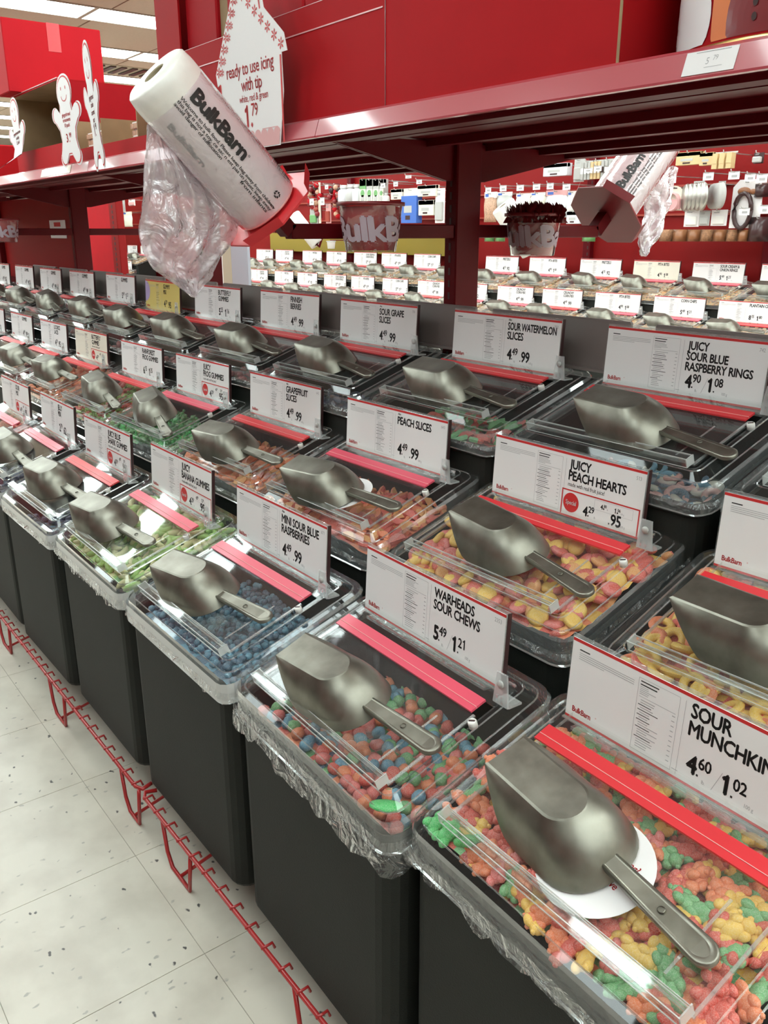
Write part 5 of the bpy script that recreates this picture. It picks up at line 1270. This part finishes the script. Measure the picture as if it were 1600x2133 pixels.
tags_ = [(1012, 390, 1023, 401), (1042, 386, 1055, 398), (1077, 385, 1091, 397), (1111, 383, 1125, 395), (1140, 381, 1153, 394), (1173, 383, 1188, 395), (1390, 366, 1408, 381), (1466, 359, 1486, 375), (1519, 357, 1540, 373), (1553, 362, 1573, 377), (1577, 362, 1598, 380), (1541, 433, 1561, 448), (1585, 427, 1600, 445),
         (645, 413, 654, 427), (667, 411, 676, 427), (677, 384, 684, 394), (793, 381, 803, 391), (820, 378, 829, 388), (868, 374, 879, 383), (845, 365, 857, 371), (1217, 350, 1233, 359), (1238, 345, 1253, 356), (1260, 346, 1276, 357)]
for i, t_ in enumerate(tags_): hang(*t_, 'tagc', 'whitep', 'small white price tag on a peg hook of the far wall', 'price tag', Yp=4.36, group='price tags on the far peg hooks')
goods = [
 ((1138, 341, 1186, 365), 'box', 'cloudy', 'white boxed goods with blue mark under the shelf, right of upright', 'box', .05, None),
 ((1198, 331, 1216, 378), 'card', 'palegrey', 'grey lace patterned pack, leftmost of the row beside the octagonal plate', 'pack', .02, 'silver'),
 ((1217, 335, 1236, 374), 'cutter', 'silver', 'metal cutter set, second of the row beside the octagonal plate', 'pack', .03, 'whitep'),
 ((1237, 333, 1257, 372), 'cutter', 'tan', 'tan and silver cutter set, third of the row beside the octagonal plate', 'pack', .03, 'whitep'),
 ((1259, 331, 1280, 370), 'cutter', 'silver', 'silver and black cutter set, fourth of the row beside the octagonal plate', 'pack', .03, 'dark'),
 ((1414, 317, 1462, 342), 'box', 'tan', 'wide bundle of wooden sticks hanging under the shelf at the right', 'pack', .04, None),
 ((1463, 318, 1488, 344), 'box', 'tan', 'narrow bundle of wooden sticks beside the wide one', 'pack', .04, None),
 ((1492, 316, 1534, 350), 'cutter', 'tan', 'bundle of wooden sticks in three parts nearest the right edge', 'pack', .04, 'tan'),
 ((1572, 318, 1590, 340), 'card', 'dark', 'dark pack high at the right picture edge', 'pack', .03, 'palegrey'),
 ((1010, 400, 1034, 462), 'bag', 'cookie2', 'beige filled bag with white header right beside the middle upright', 'bag', .05, None),
 ((1036, 400, 1066, 440), 'bag', 'palegrey', 'grey bag with white header behind the far bag roll', 'bag', .05, None),
 ((1076, 403, 1104, 440), 'bag', 'white', 'white bag of goods, first right of the far bag roll', 'bag', .05, None),
 ((1106, 401, 1136, 432), 'bag', 'cardc', 'cream bag of goods above the shredded paper bucket', 'bag', .05, None),
 ((1138, 396, 1182, 452), 'bag', 'cloudy', 'clear bag with pink header above the shredded paper bucket', 'bag', .05, 'rose'),
 ((1183, 398, 1203, 446), 'bag', 'white', 'white bag with header at the left of the octagonal plate', 'bag', .05, None),
 ((1186, 440, 1212, 466), 'box', 'cloudy', 'small white tub at the left of the octagonal plate', 'box', .05, None),
 ((1386, 387, 1421, 438), 'round', 'cardc', 'round topped card with pink cutter hanging right of the bag roll', 'pack', .03, 'rose'),
 ((1424, 380, 1492, 440), 'pan', 'metalpack', 'stack of tilted metal baking pans on a hook', 'pans', .05, None),
 ((1483, 380, 1526, 436), 'pan', 'silver', 'second stack of tilted dark baking pans right of the first', 'pans', .05, None),
 ((1428, 436, 1455, 472), 'card', 'whitep', 'white hanging tags under the first pan stack', 'pack', .01, 'white'),
 ((1459, 440, 1477, 470), 'card', 'palegrey', 'grey hanging tag between the pan stacks', 'pack', .01, 'palegrey'),
 ((1484, 437, 1513, 470), 'card', 'whitep', 'white hanging tags under the second pan stack', 'pack', .01, 'white'),
 ((1530, 374, 1580, 474), 'handle', 'whitep', 'white card with bear picture and black loop tool near the right edge', 'pack', .03, None),
 ((1574, 383, 1600, 410), 'pouch', 'dark', 'dark pack at the right picture edge above the price tag', 'pack', .05, None),
 ((1562, 452, 1600, 503), 'pouch', 'dark', 'dark reddish goods at the right edge above the signs', 'pack', .06, None),
 ((646, 436, 663, 466), 'card', 'palegrey', 'green and grey card above the red bar at the left', 'pack', .02, 'green'),
 ((679, 424, 690, 465), 'card', 'rose', 'pinkish striped card left of the clear bucket', 'pack', .02, 'rust'),
 ((663, 380, 669, 465), 'card', 'cardc', 'long pale string of goods hanging left of the clear bucket', 'pack', .01, 'cardc'),
 ((709, 386, 724, 420), 'bottle', 'cloudy', 'leftmost of three white bottles above the clear bucket', 'bottle', .05, None),
 ((724, 384, 738, 420), 'bottle', 'palegrey', 'middle of three bottles above the clear bucket', 'bottle', .05, None),
 ((738, 384, 752, 420), 'bottle', 'cloudy', 'third of three white bottles above the clear bucket', 'bottle', .05, None),
 ((800, 402, 809, 422), 'bottle', 'white', 'tiny white bottle right of the green dotted boxes', 'bottle', .03, None),
 ((817, 394, 840, 415), 'box', 'cardc', 'white header card over a dark pack right of the clear bucket', 'box', .03, None),
 ((842, 392, 873, 464), 'box', 'blue', 'tall blue box with white header right of the clear bucket', 'box', .06, 'cardc'),
 ((874, 386, 912, 408), 'box', 'cardc', 'white flat box high beside the middle upright', 'box', .04, None),
 ((876, 417, 907, 448), 'box', 'cardc', 'white box with grey window beside the middle upright', 'box', .04, None),
 ((908, 392, 926, 464), 'card', 'whitep', 'lacy white cutter pack touching the middle upright', 'pack', .02, 'palegrey'),
 ((256, 441, 277, 472), 'bag', 'cardc', 'pale pack with two dots seen left of the hanging bag', 'bag', .03, 'cardc'),
 ((247, 412, 262, 444), 'card', 'palegrey', 'grey wire goods at the slotted red post', 'pack', .03, 'silver'),
 ((268, 416, 282, 428), 'card', 'white', 'small white tags left of the hanging bag', 'pack', .02, 'rose')]
for (bx, kind, m_, lab, cat, d, m2) in goods: hang(*bx, kind, m_, lab, cat, d=d, m2=m2)
for i, (x0, x1) in enumerate(((754, 767), (768, 781), (782, 794), (795, 804))):
    r = hang(x0, 373, x1, 421, 'box', ['green', 'palegrey', 'palegrey', 'palegrey'][i], ['green panelled box, first of the dotted boxes', 'grey box with green dots, second of the dotted boxes', 'grey box with green dots, third of the dotted boxes', 'grey box with green dots, last of the dotted boxes'][i], 'box', d=.05)
    a = at(x0, 421, 'y', YW); W_ = at(x1, 421, 'y', YW).x-a.x; b = MB()
    for k, m_ in ((1, 'green'), (0, 'palegrey')):
        n = 12; b.add([(W_/2+W_*.33*math.cos(2*PI*q/n), -.027, .028+.04*k+W_*.33*math.sin(2*PI*q/n)) for q in range(n)], [tuple(range(n))], m_)
    b.box(0, W_, -.0265, -.0255, 0, .1, 'cardc'); b.build('dotted_front', r)
k = 0
for (x0, y0) in ((641, 384), (652, 380), (684, 386), (696, 384), (644, 404), (658, 402), (688, 404), (700, 404), (655, 430), (694, 430)):
    hang(x0, y0, x0+13, y0+24, 'ball', 'maroon', 'cluster of dark red ornaments on the far wall left of the bottles', 'ornaments', group='red ornament clusters')
for i, (x0, x1) in enumerate(((1375, 1400), (1402, 1430), (1432, 1458), (1460, 1484), (1486, 1512), (1514, 1536), (1538, 1560), (1214, 1240), (1010, 1030), (1032, 1052))):
    hang(x0, 478, x1, 503, 'pouch', ['cookie', 'brown', 'silver', 'cookie', 'palegrey', 'cookie', 'brown', 'green', 'green', 'green'][i] if i not in (2, 4) else 'brown', 'small dull spice pouch in the low row under the peg hooks', 'pouch', d=.03, hook=False, group='spice pouches in the low row')
b = MB(); b.box(-7.9, -5.05, 0, .01, 1.0, 1.17, 'olive'); o = b.build('olive_board', None, (0, 4.60, 0)); tag(o, 'olive yellow board behind the far signs', 'board')
# small white tub hanging near the left of the bucket and far rolls
a = at(690, 518, 'y', 4.0)
r = empty('white_tub', Vector((a.x, 4.0, a.z))); b = MB(); b.tube([(0, -.01, .064), (0, .66, .064)], .004, 'redsteel', 6); b.build('hook_rod', r); tag(r, 'small white tub hanging left of the clear bucket', 'tub'); b = MB(); b.lathe([(.0001, 0), (.028, 0), (.034, .055), (.036, .06), (.0001, .06)], 'white', 20); b.build('tub', r); b = MB(); b.lathe([(.037, .052), (.039, .056), (.037, .060)], 'palegrey', 20); b.build('rim', r)
def farroll(px, py, px2, py2, Yp, label, R_=.068):
    a = at(px, py, 'y', Yp); c = at(px2, py2, 'y', Yp); ax = (a-c); Lr_ = .30
    axd = Vector((ax.x*.6, -.12, ax.z)).normalized(); q = axd.to_track_quat('Z', 'Y')
    T = Matrix.Translation(a-axd*Lr_) @ q.to_matrix().to_4x4(); r = empty('bag_roll', T); tag(r, label, 'bag roll')
    b = MB(); b.lathe([(.02, 0), (R_, 0), (R_, Lr_-.006), (R_-.005, Lr_), (.022, Lr_)], 'white', 32); b.build('film_roll', r)
    b = MB(); b.lathe([(.022, Lr_), (.020, Lr_-.04), (.0001, Lr_-.04)], 'core', 20); b.build('cardboard_core', r)
    inv = T.inverted(); q0 = T @ Vector((0, 0, -.03)); b = MB(); b.tube([(0, 0, .0), (0, 0, -.03), inv @ Vector((q0.x, q0.y+.05, 1.17)), inv @ Vector((q0.x, YC+DY+.05, 1.17))], .010, 'redsteel'); b.build('arm', r)
    return r
farroll(1047, 428, 1075, 500, 3.55, 'white bag roll with open core right of the middle upright')
farroll(612, 448, 655, 515, 3.9, 'small white bag roll seen past the arm of the big roll', .055)
# ================================================================== UNSEEN SHELVING ADDED BEHIND THE CAMERA TO BLOCK LOW LIGHT
bs = empty('light_blocker_shelving', Vector((-5, -1.15, 0))); tag(bs, 'unseen red shelving added behind the camera to block low light', 'shelving')
b = MB(); b.box(-9, 9, -.04, 0, 0, 1.3, 'redpanel'); b.build('back_panel', bs)
for z in (.45, .9):
    b = MB(); b.box(-9, 9, 0, .30, z, z+.03, 'redsteel'); b.build('blocker_board', bs)
b = MB(); b.box(-9, 9, 0, .34, 0, .35, 'charcoal'); b.build('blocker_base', bs)
